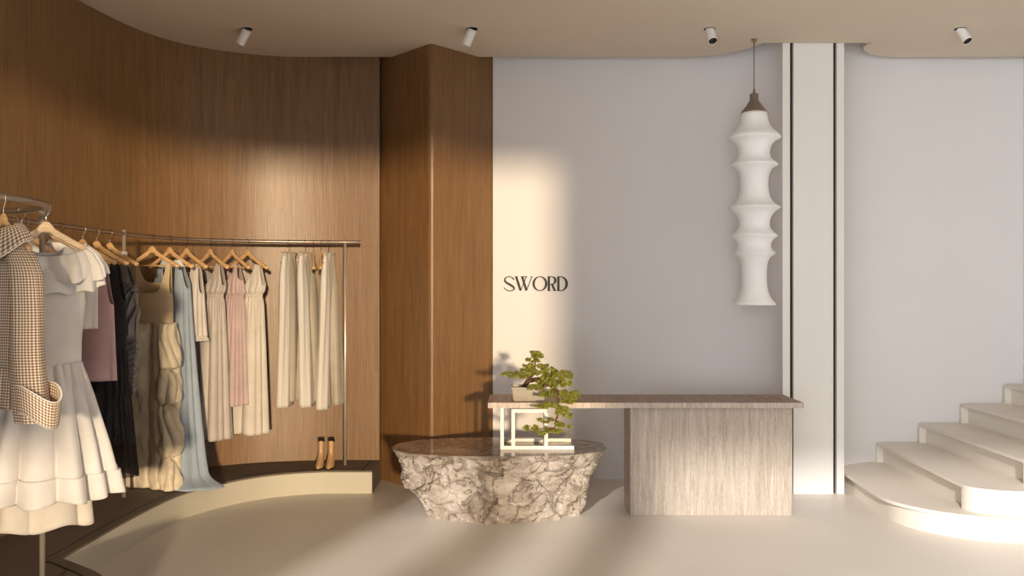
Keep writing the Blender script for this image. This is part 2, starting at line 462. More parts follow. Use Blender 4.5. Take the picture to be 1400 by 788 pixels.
# ------------------------------------------------------------------ staircase
st = thing('staircase', 'ivory staircase with rounded treads climbing right along the back wall', 'staircase', (2.57, 5.5, 0))
def step(i, xa, xb, yfront, rad, z, zb, capy, right=4.265):
    """left edge runs from (xa, wall) to (xb, front); rounded front left corner"""
    root = st; ox, oy = 2.57, 5.5
    Yw = 7.325
    def outl(ins, straight_only=False):
        pts = []
        rb = .06
        xa_, xb_ = xa, xb
        pts.append((right, yfront)); pts.append((right, Yw))
        for k in range(7):
            t = k/6*PI/2; pts.append((xa_+rb*1.6 - rb*1.6*math.sin(t), Yw - rb + rb*math.cos(t)))
        for k in range(13):
            t = k/12*PI/2
            pts.append((xb_ + rad[0] - rad[0]*math.cos(t), yfront + rad[1] - rad[1]*math.sin(t)))
        return pts
    tr = outl(0)
    # tread
    o = poly_slab('tread', [(x-ox, y-oy) for x, y in tr], z-.022, z, M['stair'], root, bevel=.004, smooth=True)
    # body: recessed on the long left side, flush at the wall and round the front
    body = []
    yr = yfront + rad[1]
    def xl(y): return xa + (xb-xa)*(Yw-y)/(Yw-yr)
    body.append((right, yfront+.006)); body.append((right, Yw))
    body.append((xa+.012, Yw)); body.append((xl(Yw-.05)+.006, Yw-.05))
    body.append((xl(Yw-.05)+.06, Yw-.05))
    if capy == 'flush':
        body.append((xb+.06, yr+.02)); body.append((xb+.004, yr+.02))
        arc = [(xb+.004 + (rad[0]) - rad[0]*math.cos(k/12*PI/2), yfront+.004 + rad[1] - rad[1]*math.sin(k/12*PI/2)) for k in range(13)]
        body += arc
    else:
        n = 16
        for k in range(n+1):
            t = k/n*PI/2; ins = .055*(1-k/n)
            body.append((xb+ins+.002 + (rad[0]-ins) - (rad[0]-ins)*math.cos(t), yfront+.004 + rad[1] - rad[1]*math.sin(t)))
    poly_slab('riser', [(x-ox, y-oy) for x, y in body], zb, z-.022, M['stair'], root, smooth=True)
step(1, 2.62, 2.555, 5.49, (.72, .62), .155, 0.0, 'blend')
step(2, 3.02, 2.94, 5.53, (.34, .20), .316, .155, 'flush')
step(3, 3.372, 3.345, 5.53, (.34, .20), .477, .316, 'flush')
step(4, 3.722, 3.705, 5.53, (.3, .20), .638, .477, 'flush')
step(5, 4.08, 4.075, 5.53, (.15, .20), .799, .638, 'flush')

# ------------------------------------------------------------------ counter
ct = thing('counter', 'travertine counter with a long cantilevered top and one block base', 'counter', (.83, 6.16, 0))
MB().box(0, 1.138, 0.005, .345, 0, .767).build('base', M['trav'], ct, smooth=False, bevel=.003)
MB().box(-.997, 1.19, -.08, .39, .767, .806).build('counter_top', M['trav_shaded_top'], ct, smooth=False, bevel=.002)
MB().box(-.9968, 1.1898, -.083, -.0795, .7675, .8045).build('lit_edge_strip', M['trav'], ct, smooth=False)  # thin sheet in the paler travertine paints the front edge as lit

# ------------------------------------------------------------------ stone table
def rock():
    cx, cy = -.092, 6.27
    n, rows = 480, 130
    topR = []
    for k in range(n):
        t = 2*PI*k/n; c, s = math.cos(t), math.sin(t)
        e = .80
        x = .765*math.copysign(abs(c)**e, c); y = (.37 if s < 0 else .385)*math.copysign(abs(s)**e, s)
        j = 1 + .030*noise.noise(Vector((c*2.2, s*2.2, 3.1))) + .014*noise.noise(Vector((c*9, s*9, 1.1)))
        # pointed ends, the left one sharper
        x *= j; y *= j*(1 - .10*max(0, -c)**3)
        topR.append((x, y))
    V = []; zt = .467
    rr_ = random.Random(12); seeds = []
    for _ in range(56):
        an = rr_.uniform(0, 2*PI); rd = rr_.uniform(.6, 1.0)
        tl = Vector((rr_.gauss(0, 1), rr_.gauss(0, 1), rr_.gauss(0, 1)))*.21
        seeds.append((Vector((.72*rd*math.cos(an), .58*rd*math.sin(an), rr_.uniform(0, .62))), tl, rr_.uniform(-.008, .010)))
    for r in range(rows+1):
        h = r/rows                 # 0 top, 1 bottom
        z = zt*(1-h)
        for k in range(n):
            x, y = topR[k]; t = 2*PI*k/n
            c, s = math.cos(t), math.sin(t)
            sx = 1 - .27*h**.85 - .02*math.sin(h*PI)*1.0
            sy = 1 - .22*h
            if c < 0: sx = 1 - .26*(h**.9) ; 
            px, py = x*sx, y*sy
            if c < 0: px += .0
            P = Vector((px, py, z))
            q = Vector((px*1.0, py*1.6, z*1.3))
            fade = min(1, h*9)
            d = .050*noise.fractal(q*2.6+Vector((5, 1, 2)), 1.0, 2.1, 3)
            best = 9; kk = 0; qw = q + noise.noise_vector(q*4)*.06
            for i_, (sp_, tl_, of_) in enumerate(seeds):
                dd = (qw-sp_).length_squared
                if dd < best: best = dd; kk = i_
            sp_, tl_, of_ = seeds[kk]
            d += max(-.035, min(.035, of_ + (q-sp_).dot(tl_)))
            rid2 = 1 - abs(noise.noise(q*7+Vector((3, 2, 9)) + noise.noise_vector(q*4)*.5))
            d -= .030*rid2**9
            rid3 = 1 - abs(noise.noise(Vector((q.x*13+q.z*9, q.y*13, q.z*15-q.x*6)) + noise.noise_vector(q*9)*.6)); d -= .008*rid3**7
            d += .015*noise.fractal(Vector((q.x*6+q.z*4, q.y*6, q.z*9-q.x*3)), .7, 2.1, 6)
            nrm = Vector((c/ .8, s/.45, -.35)).normalized()
            P += nrm*(d*fade*(.9))
            if r == rows: P.z = 0
            elif P.z < 0: P.z = .0
            P.z = min(P.z, zt)
            V.append((P.x, P.y, P.z))
    F_ = [((r+1)*n+k, (r+1)*n+(k+1) % n, r*n+(k+1) % n, r*n+k) for r in range(rows) for k in range(n)]
    mi = [0]*len(F_)
    F_.append(tuple(range(n))); mi.append(1)
    F_.append(tuple(rows*n+k for k in range(n-1, -1, -1))); mi.append(0)
    o = mesh('stone_table', V, F_, [M['rock'], M['rock_top']], smooth=True, midx=mi)
    e = o.modifiers.new('Edge', 'EDGE_SPLIT'); e.split_angle = math.radians(38)
    o.location = (cx, cy, 0)
    return tag(o, 'low rough-hewn marble boulder table with polished flat top', 'stone table')
rock()

# white frame carrying the counter top
fr = thing('support_frame', 'white square-tube metal frame standing on the stone table under the counter', 'frame', (-.082, 6.15, .467))
t = .025; L = .517; hgt = .300
MB().box(0, L, 0, t, 0, t).build('base_rail', M['white_metal'], fr, smooth=False, bevel=.001)
MB().box(0, L, .33-t, .33, 0, t).build('base_rail', M['white_metal'], fr, smooth=False, bevel=.001)
MB().box(0, t, 0, t, t, hgt).build('post', M['white_metal'], fr, smooth=False, bevel=.001)
MB().box(0, t, .33-t, .33, t, hgt).build('post', M['white_metal'], fr, smooth=False, bevel=.001)
MB().box(0, t, t, .33-t, 0, t).build('cross_rail', M['white_metal'], fr, smooth=False, bevel=.001)
U = MB(); x0, x1, zz = .078, .334, .284
U.box(x0, x0+t, .001, .20, t, zz-t).box(x1-t, x1, .001, .20, t, zz-t).box(x0, x1, .001, .20, zz-t, zz)
U.build('inner_loop', M['white_metal'], fr, smooth=False)

# ------------------------------------------------------------------ bonsai
rnd = random.Random(7)
bz = thing('bonsai', 'cascading juniper bonsai in a pale rectangular pot on the counter end', 'bonsai', (.117, 6.25, .806))
def Z7(px, py, Y):     # point from detail-picture coordinates at depth Y, local to the bonsai
    x, y = 640 + px/4.922, 470 + py/4.922
    return ((x-700)/F*Y - .117, Y - 6.25, EYE - (y-394)/F*Y - .806)
def pot():
    m = MB()
    def ring(hx, hy, z, r=.014):
        p = []
        for cx_, cy_, a0 in ((1, 1, 0), (-1, 1, 90), (-1, -1, 180), (1, -1, 270)):
            for k in range(5):
                a = math.radians(a0 + k*22.5)
                p.append((cx_*(hx-r) + r*math.cos(a), cy_*(hy-r) + r*math.sin(a), z))
        return p
    rs = [ring(.108, .088, 0), ring(.112, .092, .008), ring(.122, .102, .082), ring(.127, .107, .086), ring(.127, .107, .096),
          ring(.114, .094, .096), ring(.110, .090, .075)]
    n = 20; v = [p for r_ in rs for p in r_]
    f = [(i*n+k, i*n+(k+1) % n, (i+1)*n+(k+1) % n, (i+1)*n+k) for i in range(len(rs)-1) for k in range(n)]
    f += [tuple(range(n-1, -1, -1)), tuple((len(rs)-1)*n+k for k in range(n))]
    m.add(v, f); return m.build('pot', M['pot'], bz, bevel=None)
po = pot(); e = po.modifiers.new('Edge', 'EDGE_SPLIT'); e.split_angle = math.radians(40)
MB().lathe([(.001, .086), (.05, .084), (.088, .078)], 24).build('soil', M['soil'], bz).scale = (1.2, 1, 1)
trunk = MB()
pathA = [Z7(378, 302, 6.24), Z7(386, 280, 6.23), Z7(398, 258, 6.21), Z7(425, 245, 6.19), Z7(465, 248, 6.15), Z7(515, 268, 6.09), Z7(565, 295, 6.03), Z7(603, 322, 5.985),
         Z7(608, 360, 5.97), Z7(600, 410, 5.97), Z7(600, 470, 5.97), Z7(592, 530, 5.98), Z7(572, 572, 5.985), Z7(530, 592, 5.99)]
pa = catmull(pathA, 5)
rr = [max(.004, .0185*(1-i/len(pa))**.7 + .0018*math.sin(i*1.7)) for i in range(len(pa))]
pa = [(q[0]+.004*math.sin(i*.9), q[1]+.004*math.cos(i*1.1), q[2]+.004*math.sin(i*.7+1)) for i, q in enumerate(pa)]
trunk.tube(pa, rr, 10)
trunk.tube(catmull([Z7(398, 262, 6.21), Z7(415, 232, 6.21), Z7(440, 205, 6.22), Z7(450, 160, 6.22), Z7(452, 100, 6.22)], 4), [.013-.0006*i for i in range(17)], 8)
trunk.tube(catmull([Z7(430, 232, 6.20), Z7(380, 215, 6.2), Z7(320, 215, 6.18), Z7(270, 215, 6.18)], 4), [.006-.0003*i for i in range(13)], 7)
for a_, b_ in (((470, 248, 6.15), (480, 300, 6.06)), ((560, 290, 6.03), (620, 235, 6.02)), ((605, 325, 5.985), (690, 350, 5.95)), ((603, 400, 5.97), (530, 425, 5.95)),
               ((600, 470, 5.97), (650, 470, 5.96)), ((585, 550, 5.98), (650, 560, 5.96)), ((575, 570, 5.98), (450, 580, 5.97)), ((600, 520, 5.98), (510, 522, 5.99))):
    p, q = Vector(Z7(*a_)), Vector(Z7(*b_)); mid = (p+q)/2 + Vector((0, 0, .006))
    trunk.tube([p, mid, q], [.005, .0035, .002], 6)
trunk.build('trunk', M['bark'], bz)
pads = [(440, 165, 40, 26, 6.21), (425, 198, 44, 20, 6.17), (505, 160, 26, 22, 6.20), (548, 232, 46, 24, 6.10), (610, 285, 40, 24, 6.0), (575, 205, 36, 24, 6.10), (495, 262, 36, 16, 6.08), (700, 380, 30, 20, 5.94), (640, 350, 40, 26, 5.95), (620, 470, 30, 24, 5.955),
        (455, 82, 52, 26, 6.22), (435, 118, 40, 20, 6.22), (400, 165, 42, 26, 6.22), (345, 212, 62, 24, 6.19), (268, 213, 36, 17, 6.18), (488, 175, 30, 32, 6.22),
        (500, 225, 50, 30, 6.17), (545, 195, 40, 26, 6.14), (590, 250, 56, 40, 6.04), (640, 215, 58, 26, 6.02), (660, 265, 30, 26, 6.0),
        (455, 300, 40, 28, 6.05), (530, 340, 62, 26, 6.02), (430, 205, 30, 20, 6.18), (690, 345, 56, 30, 5.95), (735, 345, 22, 14, 5.95), (655, 385, 48, 26, 5.95),
        (525, 420, 66, 19, 5.95), (590, 425, 18, 14, 5.96), (640, 455, 42, 30, 5.96), (670, 492, 26, 18, 5.96), (515, 521, 52, 17, 5.98),
        (425, 575, 45, 20, 5.97), (480, 600, 40, 20, 5.97), (570, 590, 52, 20, 5.97), (630, 550, 40, 22, 5.96), (660, 565, 34, 15, 5.96), (605, 590, 36, 15, 5.97)]
for (px, py, rx, ry, Y) in pads:
    c = Vector(Z7(px, py, Y)); k = Y/F/4.922; ax, az = rx*k*1.1, ry*k*1.28; ay = ax*.75
    lumps = [Vector((rnd.uniform(-1, 1), rnd.uniform(-1, 1), rnd.uniform(-.8, 1))) for _ in range(max(5, int(rx/6)))]
    m = MB(); nt = min(int(60 + 90000*ax*az), 460)
    for _ in range(nt):
        while True:
            d = Vector((rnd.uniform(-1, 1), rnd.uniform(-1, 1), rnd.uniform(-1, 1)))
            if d.length < 1: break
        d = d*(.55+.45*rnd.random())
        lc = rnd.choice(lumps); lc = lc.normalized()*min(.82, lc.length); d = lc + d*.46
        # lumps: flatter under, ragged edge
        p = c + Vector((d.x*ax*1.08, d.y*ay, d.z*az*(1.0 if d.z > 0 else .7)))
        for q in range(7):
            u = Vector((rnd.gauss(0, 1) + d.x*.8, rnd.gauss(0, 1) + d.y*.5, rnd.gauss(.55, .8))).normalized()
            L_ = rnd.uniform(.0075, .0125); w = .0019
            s_ = u.orthogonal().normalized(); r_ = u.cross(s_)
            mp = p + u*L_*.55
            m.add([p, mp + s_*w, mp - s_*w*.5 + r_*w, mp - s_*w*.5 - r_*w, p+u*L_],
                  [(0, 1, 2), (0, 2, 3), (0, 3, 1), (4, 2, 1), (4, 3, 2), (4, 1, 3)])
    m.build('foliage_pad', M['leaf'], bz, smooth=False)

# ------------------------------------------------------------------ sign
sg = thing('wall_sign', 'dark raised letters reading SWORD on the white wall', 'sign', (0, 7.33, 1.6))
def SP(px, py):
    x, y = 660 + px/10, 350 + py/10
    return ((x-700)/F*7.32, (394-y)/F*7.32)
def ribbon(m, pts, ws, closed=False):
    P = [Vector(SP(*p)) for p in pts]; n = len(P); W = [(w+2.5)/10/F*7.32 for w in ws]
    base = len(m.v); v = []
    for i, p in enumerate(P):
        a = P[(i-1) % n] if closed else P[max(i-1, 0)]; b = P[(i+1) % n] if closed else P[min(i+1, n-1)]
        tt = (b-a).normalized(); nn = Vector((-tt.y, tt.x))*W[i]/2
        for q in (p+nn, p-nn):
            for yy in (-.012, -.001): v.append((q.x, yy, q.y))
    f = []
    for i in range(n if closed else n-1):
        a, b = 4*i, 4*((i+1) % n)
        f += [(a, a+2, b+2, b), (a+1, b+1, b+3, a+3), (a, b, b+1, a+1), (a+2, a+3, b+3, b+2)]
    if not closed: f += [(0, 1, 3, 2), (4*n-4, 4*n-2, 4*n-1, 4*n-3)]
    m.add(v, f)
def letter(fn):
    m = MB(); fn(m); m.build('letter', M['sign'], sg, smooth=False)
def S_(m):
    p = catmull([(425, 322), (398, 294), (358, 284), (318, 298), (302, 330), (322, 362), (370, 392), (412, 418), (430, 445), (415, 468), (370, 480), (325, 466), (290, 434)], 5)
    n = len(p); ribbon(m, p, [7 + 19*math.exp(-((i/n-.5)/.2)**2) for i in range(n)])
    ribbon(m, [(428, 318), (412, 318)], [14, 14]); 
def W_(m):
    ribbon(m, [(458, 286), (520, 474)], [25, 25]); ribbon(m, [(520, 474), (597, 286)], [6, 6])
    ribbon(m, [(540, 286), (600, 474)], [25, 25]); ribbon(m, [(600, 474), (673, 286)], [6, 6])
    ribbon(m, [(440, 286), (484, 286)], [7, 7]); ribbon(m, [(522, 286), (608, 286)], [7, 7]); ribbon(m, [(655, 286), (685, 286)], [6, 6])
def O_(m):
    n = 48; ribbon(m, [(783+86*math.cos(2*PI*k/n), 380+95*math.sin(2*PI*k/n)) for k in range(n)], [7+19*abs(math.cos(2*PI*k/n))**1.5 for k in range(n)], True)
def R_(m):
    ribbon(m, [(905, 284), (905, 476)], [26, 26]); ribbon(m, [(888, 476), (926, 476)], [6, 6]); ribbon(m, [(888, 286), (930, 286)], [6, 6])
    p = [(912, 286), (940, 286)] + [(945+50*math.sin(PI*k/12), 337-50*math.cos(PI*k/12)) for k in range(1, 12)] + [(940, 388), (915, 388)]
    ribbon(m, p, [7, 7] + [7+20*math.sin(PI*k/12)**1.5 for k in range(1, 12)] + [7, 7])
    ribbon(m, [(948, 388), (985, 474)], [25, 26]); ribbon(m, [(968, 476), (1003, 476)], [6, 6])
def D_(m):
    ribbon(m, [(1035, 284), (1035, 476)], [26, 26]); ribbon(m, [(1020, 476), (1075, 476)], [7, 7]); ribbon(m, [(1020, 286), (1075, 286)], [7, 7])
    p = [(1040, 286), (1065, 286)] + [(1065+84*math.sin(PI*k/16), 381-95*math.cos(PI*k/16)) for k in range(1, 16)] + [(1065, 476), (1040, 476)]
    ribbon(m, p, [7, 7] + [7+22*math.sin(PI*k/16)**1.5 for k in range(1, 16)] + [7, 7])
for fn in (S_, W_, O_, R_, D_): letter(fn)

# ------------------------------------------------------------------ pendant
pd = thing('pendant_lamp', 'tall white ribbed fabric pendant lamp hanging in front of the wall', 'lamp', (1.848, 6.7, 1.47))
K = 6.7/F
def zy(y): return EYE - (y-394)*K - 1.47
MB().lathe([(.021, H-1.47-.001), (.021, H-1.47-.012), (.008, H-1.47-.018)], 24).build('ceiling_rose', M['cap'], pd)
MB().tube([(0, 0, H-1.47-.012), (0, 0, zy(124))], .0045, 8).build('cord', M['cap'], pd)
MB().lathe([(.004, zy(121)), (.009, zy(124)), (.009, zy(128)), (.031, zy(128.6)), (.033, zy(129.5)), (.033, zy(138)), (.041, zy(139)), (.047, zy(141)), (.058, zy(144.5)), (.078, zy(149)), (.094, zy(152.5)), (.099, zy(154.5)), (.094, zy(155))], 40).build('cap', M['cap'], pd)
prof = [(154, 16.8), (158, 17.4), (166, 18.8), (172, 21), (178, 25.5), (182, 30), (185.5, 33.6), (188, 35.2), (189.3, 35.4), (190.6, 33.6), (193, 28.5), (197, 24.5), (203, 21.6), (210, 20.6), (216, 22),
        (220, 25), (223, 29), (225, 31.4), (226.2, 31.2), (227.5, 29), (231, 24), (237, 20.5), (245, 18.8), (254, 18.4), (263, 19.4), (271, 21.6), (277, 25.4), (281, 30), (283.6, 34.4), (284.8, 34.8), (286, 33), (289, 28.5),
        (294, 24), (300, 21.2), (307, 20.2), (313, 21.8), (318, 26), (321.5, 30.4), (323, 31), (324.4, 29.4), (327, 25.6), (332, 22.6), (338, 22), (343, 24.6), (346, 27.6), (347.4, 27.6), (349, 25), (353, 20.6), (360, 17.6),
        (370, 16.6), (382, 16.4), (393, 17.2), (401, 19.2), (408, 22.4), (413, 26.4), (416, 28.6), (417.2, 28)]
MB().lathe([(r*K, zy(y)) for y, r in prof], 64, cap=False).build('lamp_shade', M['shade'], pd, thick=.003)

# ------------------------------------------------------------------ ceiling spots
def spot(px, aim, label):
    X = (px-700)/F*6.43
    t_ = thing('ceiling_spotlight', label, 'spotlight', (X, 6.43, H), 0, 'white cylinder spotlights on the ceiling')
    MB().lathe([(.0415, -.0005), (.0415, -.003), (.037, -.003), (.036, -.0015)], 32).build('recess_ring', M['black'], t_)
    a = Vector(aim).normalized(); s = Vector((0, 0, -.006)) - a*.004; e = s + a*.118
    q = a.to_track_quat('-Z', 'Y')
    b = MB().lathe([(.031, -.002), (.034, -.005), (.034, -.121), (.033, -.122), (.031, -.121), (.030, -.108)], 32).build('shell', M['spot'], t_)
    b.rotation_mode = 'QUATERNION'; b.rotation_quaternion = q; b.location = s
    ed = b.modifiers.new('Edge', 'EDGE_SPLIT'); ed.split_angle = math.radians(35)
    g = MB().lathe([(.0300, -.1195), (.026, -.118), (.017, -.1185), (.015, -.110), (.001, -.109)], 24, cap=False).build('lens', M['black'], t_)
    g.rotation_mode = 'QUATERNION'; g.rotation_quaternion = q; g.location = s
spot(337.5, (-.50, .25, -.80), 'white cylinder spotlight above the clothes rail, leftmost on the ceiling')
spot(645.5, (-.40, .25, -.86), 'white cylinder spotlight on the ceiling beside the oak corner')
spot(970.4, (.08, -.50, -.86), 'white cylinder spotlight on the ceiling left of the pendant lamp')
spot(1313, (.22, -.48, -.85), 'white cylinder spotlight on the ceiling above the staircase')

# ------------------------------------------------------------------ rails
RZ = 1.968; RR = .0135
rail_pts = catmull([(-1.21, 7.045), (-1.338, 7.04), (-1.75, 6.99), (-2.17, 6.83), (-2.48, 6.53), (-2.635, 6.0), (-2.65, 5.2), (-2.68, 4.65), (-2.71, 4.15)], 12)
rk = thing('clothes_rail', 'long curved metal clothes rail following the oak wall', 'clothes rail', (-1.338, 7.04, .178))
MB().tube([(x+1.338, y-7.04, RZ-.178) for x, y in rail_pts], RR, 14).build('rail', M['steel'], rk)
for (x, y) in ((-1.338, 7.04), (-2.6365, 5.965), (-2.70, 4.25)):
    MB().tube([(x+1.338, y-7.04, 0), (x+1.338, y-7.04, RZ+.028-.178)], .0125, 14).build('post', M['steel2'], rk)
LC = (-2.545, 3.708); LR = .51
lp = thing('round_rail', 'circular metal clothes rail on a post at the left edge', 'clothes rail', (LC[0], LC[1], .178))
ring_ = [(LR*math.cos(a*PI/32), LR*math.sin(a*PI/32), RZ-.178) for a in range(65)]
MB().tube(ring_, .0145, 14, cap=False).build('rail', M['steel'], lp)
for a in (42.3, 165, 285):
    x, y = LR*math.cos(math.radians(a)), LR*math.sin(math.radians(a))
    MB().tube([(x, y, 0), (x, y, RZ-.178)], .0125, 14).build('post', M['steel2'], lp)

def rail_at(px):
    best = None
    for i in range(len(rail_pts)-1):
        a, b = rail_pts[i], rail_pts[i+1]
        fa, fb = 700+F*a[0]/a[1]-px, 700+F*b[0]/b[1]-px
        if fa*fb <= 0:
            t_ = fa/(fa-fb); return (a[0]+(b[0]-a[0])*t_, a[1]+(b[1]-a[1])*t_)
    raise ValueError(px)

# ------------------------------------------------------------------ hangers
def hanger_mesh():
    # contoured wooden bar, hook and trouser bar, in the x-z plane, z = 0 at the rail centre
    Lh = .215; n = 36; v = []; f = []
    for i in range(n+1):
        u = -Lh + 2*Lh*i/n; s = abs(u)/Lh
        zt = -.066 - .020*min(1, (s/.16)**2)*1.0 - .118*max(0, (s-.08)/.92)**.92
        hh = .052 - .07*s if s < .25 else .0345 - .006*(s-.25)
        if s > .93: hh *= math.sqrt(max(.05, 1-((s-.93)/.07)**2))*1.0
        zb = zt - hh
        th = .008 + .008*s**3
        if s > .93: th *= math.sqrt(max(.08, 1-((s-.93)/.07)**2))
        yb = .012*s*s
        zc = (zt+zb)/2; hz = (zt-zb)/2
        for k in range(12):
            a = 2*PI*k/12; c, q = math.cos(a), math.sin(a)
            v.append((u, yb + th*math.copysign(abs(c)**.6, c), zc + hz*math.copysign(abs(q)**.6, q)))
    for i in range(n):
        for k in range(12): f.append((i*12+k, i*12+(k+1) % 12, (i+1)*12+(k+1) % 12, (i+1)*12+k))
    f += [tuple(range(11, -1, -1)), tuple(n*12+k for k in range(12))]
    return v, f
HV, HF = hanger_mesh()
def hook_path():
    R = .0195; zc = RR + .0025 - R + .0
    p = [(0, 0, -.082), (0, 0, -.055), (0, 0, -.045)]
    p += [(.010, 0, -.034), (.0175, 0, zc-.014)]
    for k in range(0, 13):
        a = math.radians(-25 + k*18); p.append((R*math.cos(a), 0, zc + R*math.sin(a)))
    return p
proto = {}
def hanger(x, y, rz, label, group=None, dark=False, bar=True, scale=1.0):
    h = bpy.data.objects.new('clothes_hanger', None); COL.objects.link(h)
    h.location = (x, y, RZ); h.rotation_euler = (0, 0, rz); h.scale = (scale, 1, 1)
    tag(h, label, 'hanger', group)
    wood_ = 'beech_pale' if label.startswith('pale') else 'beech'
    key = ('b', bar, dark, wood_)
    if key not in proto:
        b = mesh('hanger_body', HV, HF, M[wood_], h)
        k = MB().tube(hook_path(), .0019, 8).build('hook', M['hookdark' if dark else 'chrome'], h)
        parts = [b, k]
        if bar: parts.append(MB().tube([(-.175, .008, -.190), (-.17, .008, -.207), (.17, .008, -.207), (.175, .008, -.190)], .005, 8).build('trouser_bar', M['beech'], h))
        proto[key] = parts
    else:
        for o in proto[key]:
            c = o.copy(); COL.objects.link(c); c.parent = h
    return h

# ------------------------------------------------------------------ cloth generator
def interp_rows(rows):
    R = np.array(sorted(rows, key=lambda r: -r[0]), float)
    zs = np.linspace(R[0, 0], R[-1, 0], 240)
    out = [np.interp(-zs, -R[:, 0], R[:, c]) for c in range(1, 5)]
    k = np.hanning(11); k /= k.sum()
    out = [np.convolve(np.pad(o, 5, mode='edge'), k, 'valid') for o in out]
    def g(z): return [float(np.interp(-z, -zs, o)) for o in out]
    return g
def pl(keys):
    xs = [k[0] for k in keys]; ys = [k[1] for k in keys]
    return lambda x: float(np.interp(x, xs, ys))
def cloth(name, parent, mat, rows, top, hem, folds=(), nth=128, nz=44, thick=.003, e=.85, a0=0, a1=2*PI, seed=1, crumple=.0, z0=0.0, p=1.0):
    """rows (z, half width, half depth, cx, cy); top/hem: f(s, front)->z or number; folds (n, phase, [(z, amp)...], kind)
       z is height above the floor; z0 = height of parent's origin"""
    g = interp_rows([r if len(r) == 5 else tuple(r)+(0, 0) for r in rows])
    tf = top if callable(top) else (lambda s, fr: top); hf = hem if callable(hem) else (lambda s, fr: hem)
    fk = [(n, ph, pl(sorted(k)), kd) for n, ph, k, kd in folds]
    full = abs((a1-a0) - 2*PI) < 1e-6
    cols = nth if full else nth+1
    v = []; uv = []
    am = max(r[1] for r in rows); bm_ = max(r[2] for r in rows); arc = [0.0]
    for i in range(cols-1 if not full else nth-1):
        q0 = a0+(a1-a0)*i/nth; q1 = a0+(a1-a0)*(i+1)/nth
        arc.append(arc[-1] + math.hypot(am*(math.cos(q1)-math.cos(q0)), bm_*(math.sin(q1)-math.sin(q0))))
    for j in range(nz+1):
        vv = (j/nz)**p
        for i in range(cols):
            th = a0 + (a1-a0)*i/nth; c, s = math.cos(th), math.sin(th)
            fr = s < 0; T = tf(c, fr); Hm = hf(c, fr)
            z = T + (Hm-T)*vv
            a, b, cx, cy = g(z)
            x = a*math.copysign(abs(c)**e, c); y = b*math.copysign(abs(s)**e, s)
            nx, ny = c/max(a, .02), s/max(b, .02); q = math.hypot(nx, ny); nx /= q; ny /= q
            d = 0
            for n, ph, amp, kd in fk:
                A = amp(z)
                if A == 0: continue
                arg = n*th + ph + .35*math.sin(2.1*z+ph*3) + .5*math.sin(2*th+ph)
                if kd == 's': d += A*math.sin(arg)
                elif kd == 'c': d += A*(1 - 2*abs(math.sin(arg/2))**.75) * -1   # soft rolls, sharp valleys
                else: d += A*(1 - 2*abs((arg/(2*PI)) % 1 - .5)*2)
            if crumple: d += crumple*noise.fractal(Vector((x*9+seed, y*9, z*5)), .9, 2.1, 3)
            v.append((x+cx+nx*d, y+cy+ny*d*1.15, z-z0)); uv.append((arc[i], z))
    f = []
    for j in range(nz):
        for i in range(nth):
            k = (i+1) % cols if full else i+1
            f.append((j*cols+i, (j+1)*cols+i, (j+1)*cols+k, j*cols+k))
    return mesh(name, v, f, mat, parent, uvs=uv, thick=thick)
def garment(name, label, cat, x, y, rz, base, group=None):
    return thing(name, label, cat, (x, y, base), rz, group)
G1 = 'clothes on the round rail'; G2 = 'clothes along the wall rail'
HG = 'wooden hangers on the rails'
def strapped(w_in, w_out, z_sh, z_neck_f, z_neck_b, z_arm, soft=.06, slope=.10, k=3.2):
    """top edge with two shoulder straps between |s| = w_in and w_out"""
    def t_(s, fr):
        s = abs(s); zn = z_neck_f if fr else z_neck_b
        if s < w_in:
            u = s/w_in; return zn + (z_sh-zn)*(u**k)
        if s < w_out: return z_sh - slope*(s-w_in)
        u = min(1, (s-w_out)/max(.001, (1-w_out))); z1 = z_sh - slope*(w_out-w_in)
        return z1 + (z_arm-z1)*(1-(1-u)**2.2)
    return t_

# ---- round rail ------------------------------------------------------------
def on_loop(px, near=False):
    # point of the loop seen at px (right half), farther or nearer crossing
    k = (px-700)/F; cand = []
    for i in range(7200):
        a = i*PI/3600; x, y = LC[0]+LR*math.cos(a), LC[1]+LR*math.sin(a)
        if abs(x/y-k) < .0004: cand.append((x, y, a))
    return min(cand, key=lambda c: c[1]) if near else max(cand, key=lambda c: c[1])

# white ruffle dress
x, y = -2.105, 3.965; rz = math.radians(30)
base = .655
hanger(x, y, rz, 'pale wooden hanger carrying the white ruffle-neck dress', HG, bar=False)
d = garment('ruffle_dress', 'white knit dress with ruffle neckline and full tiered skirt', 'dress', x, y, rz, base, G1)
armz = 1.545
cloth('bodice', d, M['knit'], [(1.80, .16, .018, .0, .0), (1.72, .175, .045), (1.60, .168, .075), (1.50, .155, .09), (1.36, .142, .085), (1.255, .140, .08)],
      strapped(.40, .86, 1.79, 1.735, 1.76, armz), 1.25, [(3, .4, [(1.7, .002), (1.3, .006)], 's')], z0=base)
cloth('skirt', d, M['knit'], [(1.262, .142, .082), (1.22, .152, .095), (1.05, .198, .125), (.90, .232, .15), (.74, .262, .17)],
      1.262, .745, [(26, .2, [(1.262, .005), (1.2, .006), (1.05, .0)], 'c'), (13, 1.1, [(1.25, .0), (1.1, .016), (.9, .028), (.75, .034)], 'c'), (5, 2.0, [(1.2, 0), (.74, .012)], 's')],
      nth=260, nz=60, z0=base)
cloth('hem_tier', d, M['knit'], [(.765, .268, .176), (.655, .285, .19)],
      .768, lambda s, fr: .655+.008*math.sin(9*s), [(13, 1.1, [(.77, .034), (.65, .040)], 'c'), (5, 2.0, [(.77, .012), (.65, .014)], 's')], nth=260, nz=12, z0=base)
